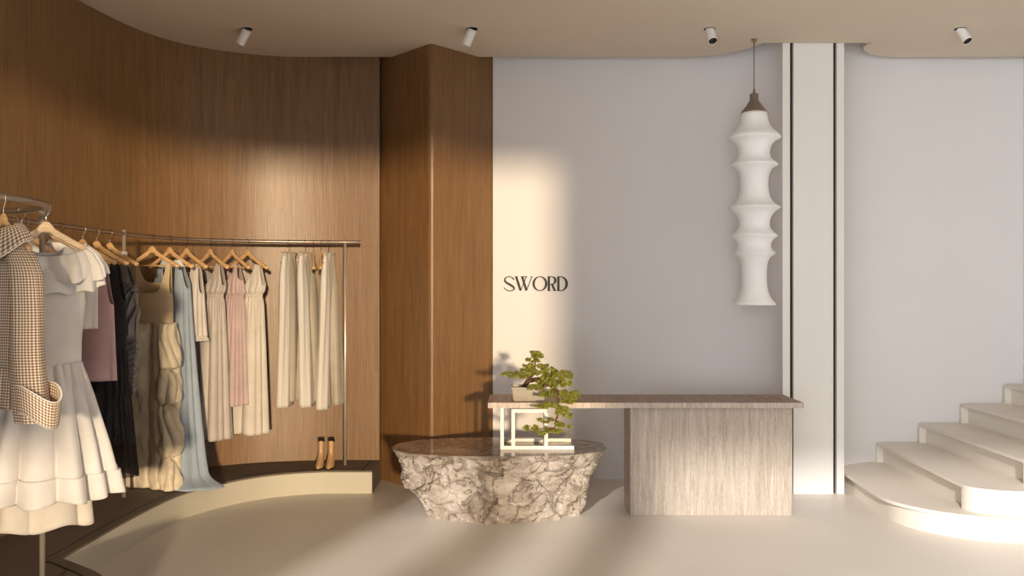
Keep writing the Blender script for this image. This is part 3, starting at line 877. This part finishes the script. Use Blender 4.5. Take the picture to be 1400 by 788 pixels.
# ruffles: an upper and a lower layer
def ruf_top(s, fr): return 1.740 + .055*abs(s)**1.4 + (0 if fr else .012)
def ruf_hem(off):
    def h(s, fr): return 1.625 - off + .035*abs(s)**3 + .008*math.sin(14*s)
    return h
cloth('ruffle', d, M['knit'], [(1.80, .165, .022), (1.76, .215, .06), (1.70, .245, .095), (1.56, .262, .125)], ruf_top, ruf_hem(0),
      [(9, .5, [(1.78, .0), (1.72, .006), (1.62, .020)], 's'), (24, .5, [(1.79, .002), (1.72, .006), (1.60, .003)], 'c')], nth=220, nz=24, z0=base, thick=.004)
cloth('ruffle', d, M['knit'], [(1.79, .150, .020), (1.74, .200, .055), (1.66, .228, .085), (1.52, .240, .108)],
      lambda s, fr: ruf_top(s, fr)-.012, ruf_hem(.052), [(8, 1.5, [(1.76, .0), (1.70, .006), (1.56, .018)], 's')], nth=220, nz=24, z0=base, thick=.004)

# second, longer white dress behind
x2, y2 = -2.165, 4.06; r2 = math.radians(40)
hanger(x2, y2, r2, 'pale wooden hanger just behind the front one, mostly hidden', HG, bar=False)
base = .50
d = garment('long_dress', 'ivory long dress hanging behind the ruffle dress, only its hem showing', 'dress', x2, y2, r2, base, G1)
cloth('bodice', d, M['knit2'], [(1.79, .15, .015), (1.6, .15, .05), (1.25, .13, .05)], strapped(.5, .85, 1.77, 1.66, 1.69, 1.56), 1.25, [], z0=base)
cloth('skirt', d, M['knit2'], [(1.26, .13, .052), (.9, .17, .08), (.50, .205, .10)], 1.26, lambda s, fr: .50+.012*math.sin(6*s), [(7, .7, [(1.25, 0), (.5, .016)], 'c')], nth=160, z0=base)
# grey skirt piece at the left edge
a3 = math.radians(65); x3, y3 = LC[0]+LR*math.cos(a3), LC[1]+LR*math.sin(a3)
hanger(x3, y3, a3, 'wooden hanger on the far side of the round rail holding the grey dress', HG, bar=False)
base = .58
d = garment('jersey_dress', 'pale grey jersey dress hem at the left edge below the white dress', 'dress', x3, y3, a3, base, G1)
cloth('body', d, M['greyknit'], [(1.79, .15, .015), (1.6, .16, .04), (1.25, .14, .045), (.58, .23, .08)], strapped(.5, .85, 1.77, 1.66, 1.69, 1.56), .58, [(7, .2, [(1.2, 0), (.58, .016)], 'c')], nth=160, z0=base)

# gingham blouse
xg, yg, ag = -2.045, 3.53, 0
rg = math.atan2(yg-LC[1], xg-LC[0])
hanger(xg, yg, rg, 'wooden hanger inside the gingham blouse at the left edge', HG, bar=False, scale=.62)
base = 1.07
d = garment('gingham_blouse', 'brown and white gingham blouse with white piped collar and turned-up cuffs', 'blouse', xg, yg, rg, base, G1)
cloth('body', d, M['gingham'], [(1.86, .055, .05), (1.82, .075, .04), (1.80, .090, .045), (1.74, .130, .055), (1.68, .155, .07), (1.55, .172, .085), (1.35, .170, .09), (1.30, .168, .09)],
      lambda s, fr: 1.845 - .02*abs(s) - (.06*(1-abs(s)) if fr else 0), 1.285, [(6, .8, [(1.75, 0), (1.3, .010)], 's')], nth=180, z0=base)
cloth('peplum', d, M['gingham'], [(1.29, .172, .092), (1.14, .20, .115)], 1.29, 1.13, [(18, .2, [(1.29, .004), (1.13, .009)], 'c'), (5, 0, [(1.29, 0), (1.13, .01)], 's')], nth=200, nz=16, z0=base)
# collar: two folded wings with white edge
def wing(sg_, name='collar'):
    v = []; f = []; uv = []; n = 14; m_ = 8
    for i in range(n+1):
        u = i/n; ang = math.radians(90) - sg_*math.radians(170*u) if False else (math.radians(100) - math.radians(190)*u)
        cx_ = .070*math.cos(ang); cy_ = .050*math.sin(ang)
        top_z = 1.865 - .055*max(0, u-.35)**1.1
        drop = .055 + .03*u + (.09*max(0, (u-.6)/.4))
        for j in range(m_+1):
            w = j/m_; out = 1 + .75*w + .9*w*u**3
            v.append((sg_*cx_*out, cy_*out - .012*w*u, top_z - drop*w - base + .012*math.sin(PI*w))); uv.append((u*.24, w*.09))
    for i in range(n):
        for j in range(m_): f.append((i*(m_+1)+j, i*(m_+1)+j+1, (i+1)*(m_+1)+j+1, (i+1)*(m_+1)+j))
    o = mesh(name, v, f, M['gingham'], d, uvs=uv, thick=.004)
    edge_ = [v[i*(m_+1)+m_] for i in range(n+1)] + [v[n*(m_+1)+j] for j in range(m_-1, -1, -1)]
    MB().tube(edge_, .003, 6).build('piping', M['white_trim'], o)
wing(1); wing(-1)
MB().tube([(.0, -.088, 1.77-base), (.0, -.098, 1.6-base), (0, -.10, 1.30-base)], .004, 6).build('placket', M['white_trim'], d)
def sleeve(sg_):
    path = [Vector((sg_*.080, -.005, 1.77)), Vector((sg_*.135, -.02, 1.68)), Vector((sg_*.172, -.04, 1.53)), Vector((sg_*.198, -.06, 1.34)), Vector((sg_*.225, -.07, 1.18)), Vector((sg_*.240, -.07, 1.085))]
    P = catmull([tuple(p) for p in path], 8); v = []; f = []; uv = []; n = 40
    for i, p in enumerate(P):
        u = i/(len(P)-1); rx = .026 + .032*min(1, u*4) + .006*u; ry = .05 + .012*u
        for k in range(n):
            a = 2*PI*k/n; q = 1 + .06*math.sin(3*a+4*u) + .05*math.sin(5*a-6*u)
            v.append((p[0] + rx*q*math.cos(a), p[1] + ry*q*math.sin(a), p[2] - base)); uv.append((a*.055, p[2]))
    for i in range(len(P)-1):
        for k in range(n): f.append((i*n+k, (i+1)*n+k, (i+1)*n+(k+1) % n, i*n+(k+1) % n))
    o = mesh('sleeve', v, f, M['gingham'], d, uvs=uv, thick=.003)
    # turned-up cuff, tilted
    c = []; cf = []; cu_ = []; rows_ = 10
    cc = Vector((sg_*.262, -.07, 1.155))
    for j in range(rows_+1):
        w = j/rows_; rad = .072 + .010*(1-w)
        for k in range(n):
            a = 2*PI*k/n
            xx = rad*1.05*math.cos(a); yy = rad*.9*math.sin(a); zz_ = (.052 - .104*w) - .28*sg_*xx - .02*math.cos(a*2)
            c.append((cc.x+xx, cc.y+yy, cc.z+zz_-base)); cu_.append((a*.075, w*.1))
    for j in range(rows_):
        for k in range(n): cf.append((j*n+k, (j+1)*n+k, (j+1)*n+(k+1) % n, j*n+(k+1) % n))
    cu2 = mesh('cuff', c, cf, M['gingham'], d, uvs=cu_, thick=.005)
    MB().tube([c[k % n] for k in range(n+1)], .0032, 6, cap=False).build('piping', M['white_trim'], cu2)
    MB().tube([c[rows_*n + k % n] for k in range(n+1)], .0028, 6, cap=False).build('piping', M['white_trim'], cu2)
sleeve(1); sleeve(-1)

# ---- wall rail, left part: shirts glimpsed between the front hangers ----------
def shirt(px, deg, label, hlabel, mat, base=1.15):
    x, y = rail_at(px); rz = math.radians(deg)
    hanger(x, y, rz, hlabel, HG, dark=True)
    d = garment('shirt', label, 'shirt', x, y, rz, base, G2)
    cloth('body', d, mat, [(1.87, .06, .04), (1.83, .10, .035), (1.77, .19, .04), (1.6, .21, .05), (base, .20, .06)],
          lambda s, fr: 1.858 - .015*abs(s) - (.05*(1-abs(s)) if fr else 0), base, [(5, .4, [(1.7, 0), (base, .012)], 's')], nth=110, nz=30, z0=base)
    cloth('collar', d, mat, [(1.885, .058, .045), (1.82, .092, .066)], lambda s, fr: 1.885-(.02 if fr else 0), lambda s, fr: 1.825-(.035*(1-abs(s)) if fr else 0), [], nth=60, nz=8, z0=base, thick=.004)
shirt(19, 18, 'white shirt with stand-up collar behind the gingham blouse', 'dark-hooked hanger of the white shirt, left of the front post', M['shirt_white'])
shirt(34, 12, 'beige linen shirt behind the front pair of pale hangers', 'dark-hooked hanger of the beige shirt behind the front post', M['shirt_beige'])
shirt(82, 4, 'white linen shirt peeking over the ruffle dress neckline', 'hanger of the white linen shirt behind the ruffle dress', M['shirt_white'], 1.36)

# pink knit top
x, y = rail_at(113); rz = math.radians(-6); base = 1.03
hanger(x, y, rz, 'wooden hanger of the pink knit top, half hidden', HG)
d = garment('knit_top', 'dusty pink sleeveless knit top right of the ruffle dress', 'top', x, y, rz, base, G2)
cloth('body', d, M['pink_knit'], [(1.80, .17, .012), (1.7, .185, .03), (1.5, .198, .05), (1.03, .205, .055)], strapped(.35, .80, 1.775, 1.66, 1.72, 1.50), base, [(4, .3, [(1.5, 0), (1.03, .012)], 's')], z0=base)
# black dress with tulle
x, y = rail_at(132); rz = math.radians(-8); base = .62
hanger(x, y, rz, 'wooden hanger of the black tulle dress, its right tip showing', HG)
d = garment('tulle_dress', 'black dress with tiered tulle skirt between pink top and charcoal dress', 'dress', x, y, rz, base, G2)
cloth('bodice', d, M['black_fab'], [(1.81, .175, .012), (1.7, .19, .03), (1.5, .20, .045), (1.2, .195, .05)], strapped(.55, .78, 1.765, 1.60, 1.62, 1.52), 1.20, [(4, .3, [(1.5, 0), (1.2, .006)], 's')], z0=base)
cloth('skirt', d, M['tulle'], [(1.21, .196, .052), (.92, .215, .07), (.90, .20, .066), (.62, .235, .085)], 1.21, lambda s, fr: .62+.012*math.sin(17*s), [(21, .3, [(1.2, .004), (.92, .010), (.9, .004), (.62, .014)], 'c')], nth=220, nz=50, z0=base, crumple=.02)
cloth('hem_frill', d, M['tulle'], [(.66, .232, .09), (.62, .245, .105)], .665, .625, [(34, .3, [(.66, .006), (.62, .012)], 'c')], nth=260, nz=6, z0=base)
# charcoal ruched dress with sheer net skirt
x, y = rail_at(150); rz = math.radians(-16); base = .36
hanger(x, y, rz, 'wooden hanger with white clip, left of the second post', HG)
d = garment('ruched_dress', 'charcoal ruched satin dress with sheer net hem beside the tan dress', 'dress', x, y, rz, base, G2)
def ruched():
    rows = [(1.81, .13, .012, .02, 0), (1.72, .14, .03, .03, 0), (1.62, .16, .045, .035, 0), (1.45, .175, .055, .045, 0), (1.2, .17, .055, .04, 0), (.88, .155, .055, .02, 0)]
    o = cloth('bodice', d, M['charcoal'], rows, strapped(.50, .85, 1.765, 1.66, 1.70, 1.60), .90, [(3, .2, [(1.5, 0), (.9, .005)], 's')], nth=200, nz=150, z0=base)
    for v in o.data.vertices:       # diagonal gathers fanning to the side seam
        z = v.co.z + base; s = v.co.x/.16
        if z < 1.63:
            A = .013*max(0, min(1, (s+.9)/1.4))
            ph = (z - .16*s*(1+.5*math.sin(z*9)) + .012*math.sin(z*31))*2*PI/.052
            q = A*(1 - 2*abs(math.sin(ph/2))**.7)
            v.co.y -= q*(1 if v.co.y < 0 else -1); v.co.x += .25*q*(1 if v.co.x > 0 else -1)
ruched()
cloth('skirt', d, M['sheer'], [(.92, .155, .055), (.36, .20, .08)], .92, .37, [(15, .6, [(.9, .003), (.36, .014)], 'c')], nth=200, nz=20, z0=base)
MB().box(.098, .112, -.014, .034, 1.815-base, 1.84-base).build('hanger_clip', M['elastic'], d, smooth=False, bevel=.003)

# tan tank maxi dress
x, y = rail_at(208); rz = math.radians(-14); base = .185
hanger(x, y, rz, 'wooden hanger of the tan tank dress', HG, dark=True)
d = garment('tank_dress', 'long champagne dress with tan knit tank bodice and ruched side skirt', 'dress', x, y, rz, base, G2)
cloth('bodice', d, M['tan_knit'], [(1.80, .165, .010, .0, 0), (1.72, .162, .025, 0, 0), (1.62, .155, .045, 0, 0), (1.5, .162, .055, .0, 0), (1.34, .165, .06, 0, 0)],
      strapped(.74, .93, 1.785, 1.562, 1.64, 1.56, k=5.0), 1.345, [], nth=200, nz=50, z0=base)
zf = [(1.36, .010), (1.27, .026), (.9, .024), (.5, .010), (.2, .016)]
cloth('skirt', d, M['tan_satin'], [(1.352, .162, .062, 0, 0), (1.2, .182, .075, -0.01, 0), (.8, .205, .085, -.02, 0), (.5, .22, .09, -.02, 0), (.3, .22, .085, -.02, -.01), (.185, .21, .08, -.01, -.02)],
      1.352, .185, [(9, .9, zf, 'c'), (5, .3, [(1.3, 0), (.6, .010), (.2, .014)], 's')], nth=240, nz=80, z0=base, crumple=.02)
pr = [(1.345, .052, .055, .125, -.05), (1.22, .060, .075, .135, -.055), (1.10, .062, .085, .14, -.06), (1.045, .068, .08, .142, -.06), (1.018, .030, .035, .105, -.065), (.995, .050, .065, .125, -.06), (.93, .078, .085, .135, -.06), (.84, .085, .085, .15, -.06),
      (.795, .070, .07, .158, -.06), (.772, .028, .035, .120, -.065), (.74, .055, .07, .135, -.06), (.60, .075, .085, .15, -.06), (.47, .085, .085, .16, -.06), (.425, .070, .07, .16, -.06), (.398, .026, .032, .132, -.065), (.37, .05, .06, .14, -.06), (.27, .072, .08, .155, -.06), (.186, .085, .085, .16, -.06)]
def ruff():
    R = np.array(pr); v = []; f = []; nz, n = 220, 72
    for j in range(nz+1):
        z = 1.345 + (.186-1.345)*j/nz
        a, b, cx, cy = [float(np.interp(-z, -R[:, 0], R[:, k])) for k in range(1, 5)]
        a *= .80; b *= .85; cx = cx*1.0 + .004; cx += .010*math.sin(z*13); q_ = .5*math.sin(z*7)
        for i in range(n):
            th = 2*PI*i/n
            w = -.017*(1-2*abs(math.sin(2.5*th+1.4*math.sin(z*11)+q_))**.6) * min(1, a/.05)
            w += .010*noise.fractal(Vector((math.cos(th)*1.3, math.sin(th)*1.3, z*8)), .8, 2, 3)
            v.append((cx+.035+(a+w)*math.cos(th), cy+(b+w)*math.sin(th), z-base))
    for j in range(nz):
        for i in range(n): f.append((j*n+i, (j+1)*n+i, (j+1)*n+(i+1) % n, j*n+(i+1) % n))
    mesh('side_ruching', v, f, M['tan_satin'], d, thick=.003)
ruff()
# light blue dress spreading on the platform
x, y = rail_at(232); rz = math.radians(-24); base = .181
hanger(x, y, rz, 'wooden hanger of the light blue dress', HG, dark=True)
d = garment('blue_dress', 'floor-length light blue dress trailing on the platform', 'dress', x, y, rz, base, G2)
cloth('body', d, M['blue'], [(1.82, .10, .012, .02, 0), (1.78, .125, .02, .02, 0), (1.65, .165, .045, .02, 0), (1.4, .165, .06, .03, 0), (1.0, .17, .07, .055, .0), (.6, .175, .08, .085, .0), (.36, .18, .09, .11, .0), (.25, .20, .10, .13, -.02), (.21, .25, .13, .16, -.04), (.190, .31, .16, .19, -.06), (.183, .33, .17, .20, -.06)],
      strapped(.45, .78, 1.80, 1.68, 1.70, 1.60), .184, [(9, .5, [(1.6, .002), (1.2, .010), (.6, .016), (.25, .016), (.2, .008)], 'c'), (4, .3, [(1.2, 0), (.3, .014)], 's')], nth=220, nz=90, z0=base, p=.85)
cloth('collar', d, M['blue_pale'], [(1.815, .085, .020, .02, 0), (1.74, .12, .040, .02, 0)], lambda s, fr: 1.81-.02*(1-abs(s)), lambda s, fr: 1.755-.02*(1-abs(s)), [], nth=70, nz=8, z0=base, thick=.005)
# organza top
x, y = rail_at(255); rz = math.radians(-30); base = 1.21
hanger(x, y, rz, 'flat-topped wooden hanger of the organza top', HG, dark=True)
d = garment('organza_top', 'short greige organza top with ruffled hem beside the blue dress', 'top', x, y, rz, base, G2)
cloth('body', d, M['lace'], [(1.81, .165, .012, .0, 0), (1.7, .17, .03, 0, 0), (1.5, .175, .05, .0, 0), (1.24, .19, .06, 0, 0)], strapped(.42, .84, 1.785, 1.58, 1.72, 1.56), 1.24, [(9, .3, [(1.7, .002), (1.24, .012)], 'c')], nth=180, z0=base)
cloth('frill', d, M['lace'], [(1.245, .19, .062, 0, 0), (1.205, .21, .08, 0, 0)], 1.25, 1.208, [(26, .2, [(1.25, .004), (1.2, .012)], 'c')], nth=240, nz=8, z0=base)
MB().tube([(.03, -.03, 1.60-base), (.035, -.055, 1.45-base), (.03, -.066, 1.23-base)], .005, 6).build('placket', M['lace'], d)

def long_dress(px, deg, hem, mat, label, hlabel, cls='dress', waist=1.545, wid=(.165, .15, .215), nf=11, straps=(.60, .88), neck=(1.60, 1.70), name='maxi_dress', thin=False, dx=.0, sharp=.014, arm=None):
    x, y = rail_at(px); rz = math.radians(deg)
    hanger(x, y, rz, hlabel, HG, dark=True)
    d = garment(name, label, cls, x, y, rz, hem, G2)
    top = strapped(straps[0], straps[1], 1.79, neck[0], neck[1], arm or waist+.075, k=1.25)
    cloth('bodice', d, mat, [(1.81, wid[0]*.92, .010, dx, 0), (1.72, wid[0]*1.0, .03, dx, 0), (1.63, wid[0]*1.10, .05, dx, 0), (waist+.03, wid[1]*1.16, .06, dx, 0), (waist, wid[1], .045, dx, 0)], top, waist,
          [(15, .3, [(1.7, .001), (waist+.03, .006), (waist, .003)], 'c')], nth=200, nz=40, z0=hem)
    cloth('skirt', d, mat, [(waist, wid[1], .046, dx, 0), (waist-.05, wid[1]*1.06, .06, dx, 0), (1.2, (wid[1]+wid[2])/2*.98, .075, dx, 0), (hem, wid[2], .105, dx, 0)], waist, lambda s, fr: hem+.006*math.sin(7*s),
          [(26, .8, [(waist, .003), (waist-.06, .006), (1.25, 0)], 'c'), (nf, .5, [(waist-.05, 0), (1.25, sharp*.7), (hem, sharp)], 'c')], nth=240, nz=60, z0=hem)
    cloth('waistband', d, mat, [(waist+.010, wid[1]*1.03, .051, dx, 0), (waist-.012, wid[1]*1.03, .052, dx, 0)], waist+.010, waist-.012, [(40, 0, [(waist-.02, .002), (waist+.02, .002)], 's')], nth=240, nz=4, z0=hem, thick=.005)
    return d
long_dress(287, -36, .455, M['greige'], 'greige satin maxi dress left of the rose dress', 'wooden hanger of the greige satin dress', wid=(.165, .14, .20))
long_dress(317, -38, .700, M['rose'], 'rose pleated midi dress with thin straps', 'wooden hanger of the rose dress', waist=1.535, wid=(.12, .125, .175), nf=17, straps=(.62, .70), neck=(1.66, 1.62), name='midi_dress', sharp=.010, arm=1.66)
long_dress(338, -30, .470, M['cream'], 'cream maxi dress, the rightmost of the dresses, beside the trousers', 'wooden hanger of the cream maxi dress, the rightmost of these', wid=(.170, .145, .19), nf=9)

# trousers hung edge-on ------------------------------------------------------
def trousers(px, deg, hems, spread, label, hlabel):
    x, y = rail_at(px); rz = math.radians(deg)
    base = min(hems)
    hg = thing('clip_hanger', hlabel, 'hanger', (x, y, RZ), rz, 'clip hangers on the right of the rail')
    MB().tube(hook_path(), .0019, 8).build('hook', M['hookdark'], hg)
    MB().box(-.15, .15, -.006, .006, -.092, -.080).build('bar', M['beech'], hg, smooth=False, bevel=.002)
    d = garment('trousers', label, 'trousers', x, y, rz, base, 'cream trousers at the end of the rail')
    def leg(u0, hem, y0, y1, wtop, wbot, mat, nm='leg', th0=.034):
        # broad side faces along the rail: section wide in local x, depth in local y
        rows_ = 40; n = 48; v = []; f = []; uv = []
        for j in range(rows_+1):
            w = j/rows_; z = 1.885 + (hem-1.885)*w
            g_ = min(1, w*5)
            hx = .02 + (wtop-.02)*math.sin(g_*PI/2) + (wbot-wtop)*max(0, w-.1)/.9
            hy = .012 + (th0-.012)*math.sin(min(1, w*3.4)*PI/2) + .012*w**1.4
            cy_ = y0 + (y1-y0)*w
            for i in range(n):
                a = 2*PI*i/n
                q = .006*math.sin(4*a+5*w+u0*20)*w**.5 - .005*abs(math.sin(3.5*a+2+2*w))*w**.5
                v.append((u0 + (hx+q)*math.cos(a), cy_ + (hy+q)*math.copysign(abs(math.sin(a))**.8, math.sin(a)), z-base)); uv.append((a*.045, z))
        for j in range(rows_):
            for i in range(n): f.append((j*n+i, (j+1)*n+i, (j+1)*n+(i+1) % n, j*n+(i+1) % n))
        return mesh(nm, v, f, mat, d, uvs=uv, thick=.003)
    leg(-.075, hems[0], 0, spread[0], .07, .10, M['trouser'])
    leg(.075, hems[1], .0, spread[1], .07, .10, M['trouser_in'])
    leg(.0, hems[2], -.008, spread[2], .075, .08, M['trouser_in'], 'back_panel')
    for s_ in (-1, 1):
        MB().box(s_*.10-.012, s_*.10+.012, -.012, .012, -.085+RZ-base-.03, -.085+RZ-base+.01).build('waist_tab', M['trouser_in'], d, smooth=False, bevel=.003)
    # button on the front edge
    MB().lathe([(.001, .003), (.005, .003), (.006, 0)], 12).build('button', M['cap'], d).matrix_local = __import__('mathutils').Matrix.Translation((-.148, 0, 1.80-base)) @ __import__('mathutils').Matrix.Rotation(-PI/2, 4, 'Y')
    return d
trousers(395, 80, (.668, .70, .705), (.0, .030, -.03), 'cream pinstripe trousers, leftmost of the three hanging pairs', 'hidden clip hanger of the leftmost cream trousers')
trousers(417.5, 80, (.668, .70, .705), (-.05, -.085, .02), 'cream pinstripe trousers, middle pair left of the two bare clip hangers', 'hidden clip hanger of the middle cream trousers')
trousers(449.5, 84, (.645, .665, .70), (.02, -.055, .07), 'cream pinstripe trousers, rightmost pair beside the rail post', 'hidden clip hanger of the rightmost cream trousers')
# two bare hangers seen end-on
for px, lab in ((428.5, 'bare wooden hanger seen end-on, left of two between the trousers'), (439, 'bare wooden hanger seen end-on, right of two between the trousers')):
    x, y = rail_at(px); hanger(x, y, math.radians(-81 + (-1 if px > 430 else 1)), lab, HG, dark=True, bar=False)

# ------------------------------------------------------------------ boots
def boot(x, y, rz, label):
    b = thing('ankle_boot', label, 'boot', (x, y, .178), rz, 'pair of tan ankle boots')
    secs = [(.205, .0, .012, .026, .031), (.17, .0, .010, .024, .029), (.13, 0, .008, .023, .028), (.10, 0, .004, .024, .032), (.075, 0, -.008, .026, .045),
            (.055, 0, -.026, .028, .062), (.035, 0, -.042, .031, .080), (.018, 0, -.050, .033, .088), (.008, 0, -.052, .033, .089)]
    P = catmull([s for s in secs], 4); n = 28; v = []; f = []
    for z, cx, cy, rx, ry in P:
        for k in range(n):
            a = 2*PI*k/n; c, s = math.cos(a), math.sin(a)
            taper = 1 - .22*max(0, -s)*(1 if z < .06 else 0)*abs(s)
            v.append((cx + rx*c*taper, cy + ry*s, z))
    m = len(P)
    for j in range(m-1):
        for k in range(n): f.append((j*n+k, (j+1)*n+k, (j+1)*n+(k+1) % n, j*n+(k+1) % n))
    f.append(tuple((m-1)*n+k for k in range(n-1, -1, -1)))
    mesh('upper', v, f, M['boot'], b, thick=None)
    MB().lathe([(.0275, .196), (.0285, .209), (.0265, .213), (.022, .208), (.020, .190), (.001, .188)], 24, 0, .012, cap=False).build('collar', M['boot_dark'], b).scale = (1, 1.1, 1)
    so = []
    for k in range(n):
        a = 2*PI*k/n; c, s = math.cos(a), math.sin(a); so.append((.035*c*(1-.2*max(0, -s)**2), -.052 + .092*s))
    MB().prism(so, 0.0005, .009).build('sole', M['boot_dark'], b)
    MB().prism([(.024*math.cos(2*PI*k/16), .012 + .024*math.sin(2*PI*k/16)) for k in range(16)], .0005, .022).build('heel', M['boot_dark'], b)
boot((436.5-700)/F*6.93, 6.99, math.radians(2), 'tan leather ankle boot, left one of the pair on the platform')
boot((450.5-700)/F*6.93, 6.99, math.radians(2), 'tan leather ankle boot, right one of the pair nearest the rail post')

# ------------------------------------------------------------------ light
def sun(name, d, power, col, ang):
    l = bpy.data.lights.new(name, 'SUN'); l.energy = power; l.color = col; l.angle = math.radians(ang)
    o = bpy.data.objects.new(name, l); COL.objects.link(o)
    o.rotation_euler = Vector(d).to_track_quat('-Z', 'Y').to_euler(); o.location = (-d[0]*12, -d[1]*12, 3); return o
sun('low_sun', (-.22, 1, -.085), 3.6, (1.0, .78, .51), 2.4)
sun('high_sun', (.31, 1, -.36), 3.9, (1.0, .94, .87), 2.4)
w = bpy.data.worlds.new('sky'); SC.world = w; w.use_nodes = True
bg = w.node_tree.nodes['Background']; bg.inputs[0].default_value = (.90, .95, 1.0, 1); bg.inputs[1].default_value = 5.0
_t = w.node_tree; _tc = _t.nodes.new('ShaderNodeTexCoord'); _sp = _t.nodes.new('ShaderNodeSeparateXYZ'); _mr = _t.nodes.new('ShaderNodeMapRange')
_t.links.new(_tc.outputs['Generated'], _sp.inputs[0]); _t.links.new(_sp.outputs[0], _mr.inputs[0]); _t.links.new(_mr.outputs[0], bg.inputs[1])
_mr.inputs['From Min'].default_value = -.42; _mr.inputs['From Max'].default_value = .07
_mr.inputs['To Min'].default_value = 14.8; _mr.inputs['To Max'].default_value = .3
pl_ = bpy.data.lights.new('window_portal', 'AREA'); pl_.shape = 'RECTANGLE'; pl_.size = WX1-WX0; pl_.size_y = WZ1
po_ = bpy.data.objects.new('window_portal', pl_); COL.objects.link(po_)
po_.location = ((WX0+WX1)/2, YF-.3, WZ1/2); po_.rotation_euler = (PI/2, 0, 0)
pl_.cycles.is_portal = True
vs = SC.view_settings
vs.view_transform = 'Standard'; vs.look = 'None'; vs.gamma = 1; vs.use_curve_mapping = False; vs.exposure = 0.0
SC.cycles.max_bounces = 10; SC.cycles.diffuse_bounces = 6; SC.cycles.use_denoising = True
SC.cycles.caustics_reflective = False; SC.cycles.caustics_refractive = False
SC.cycles.sample_clamp_indirect = 6
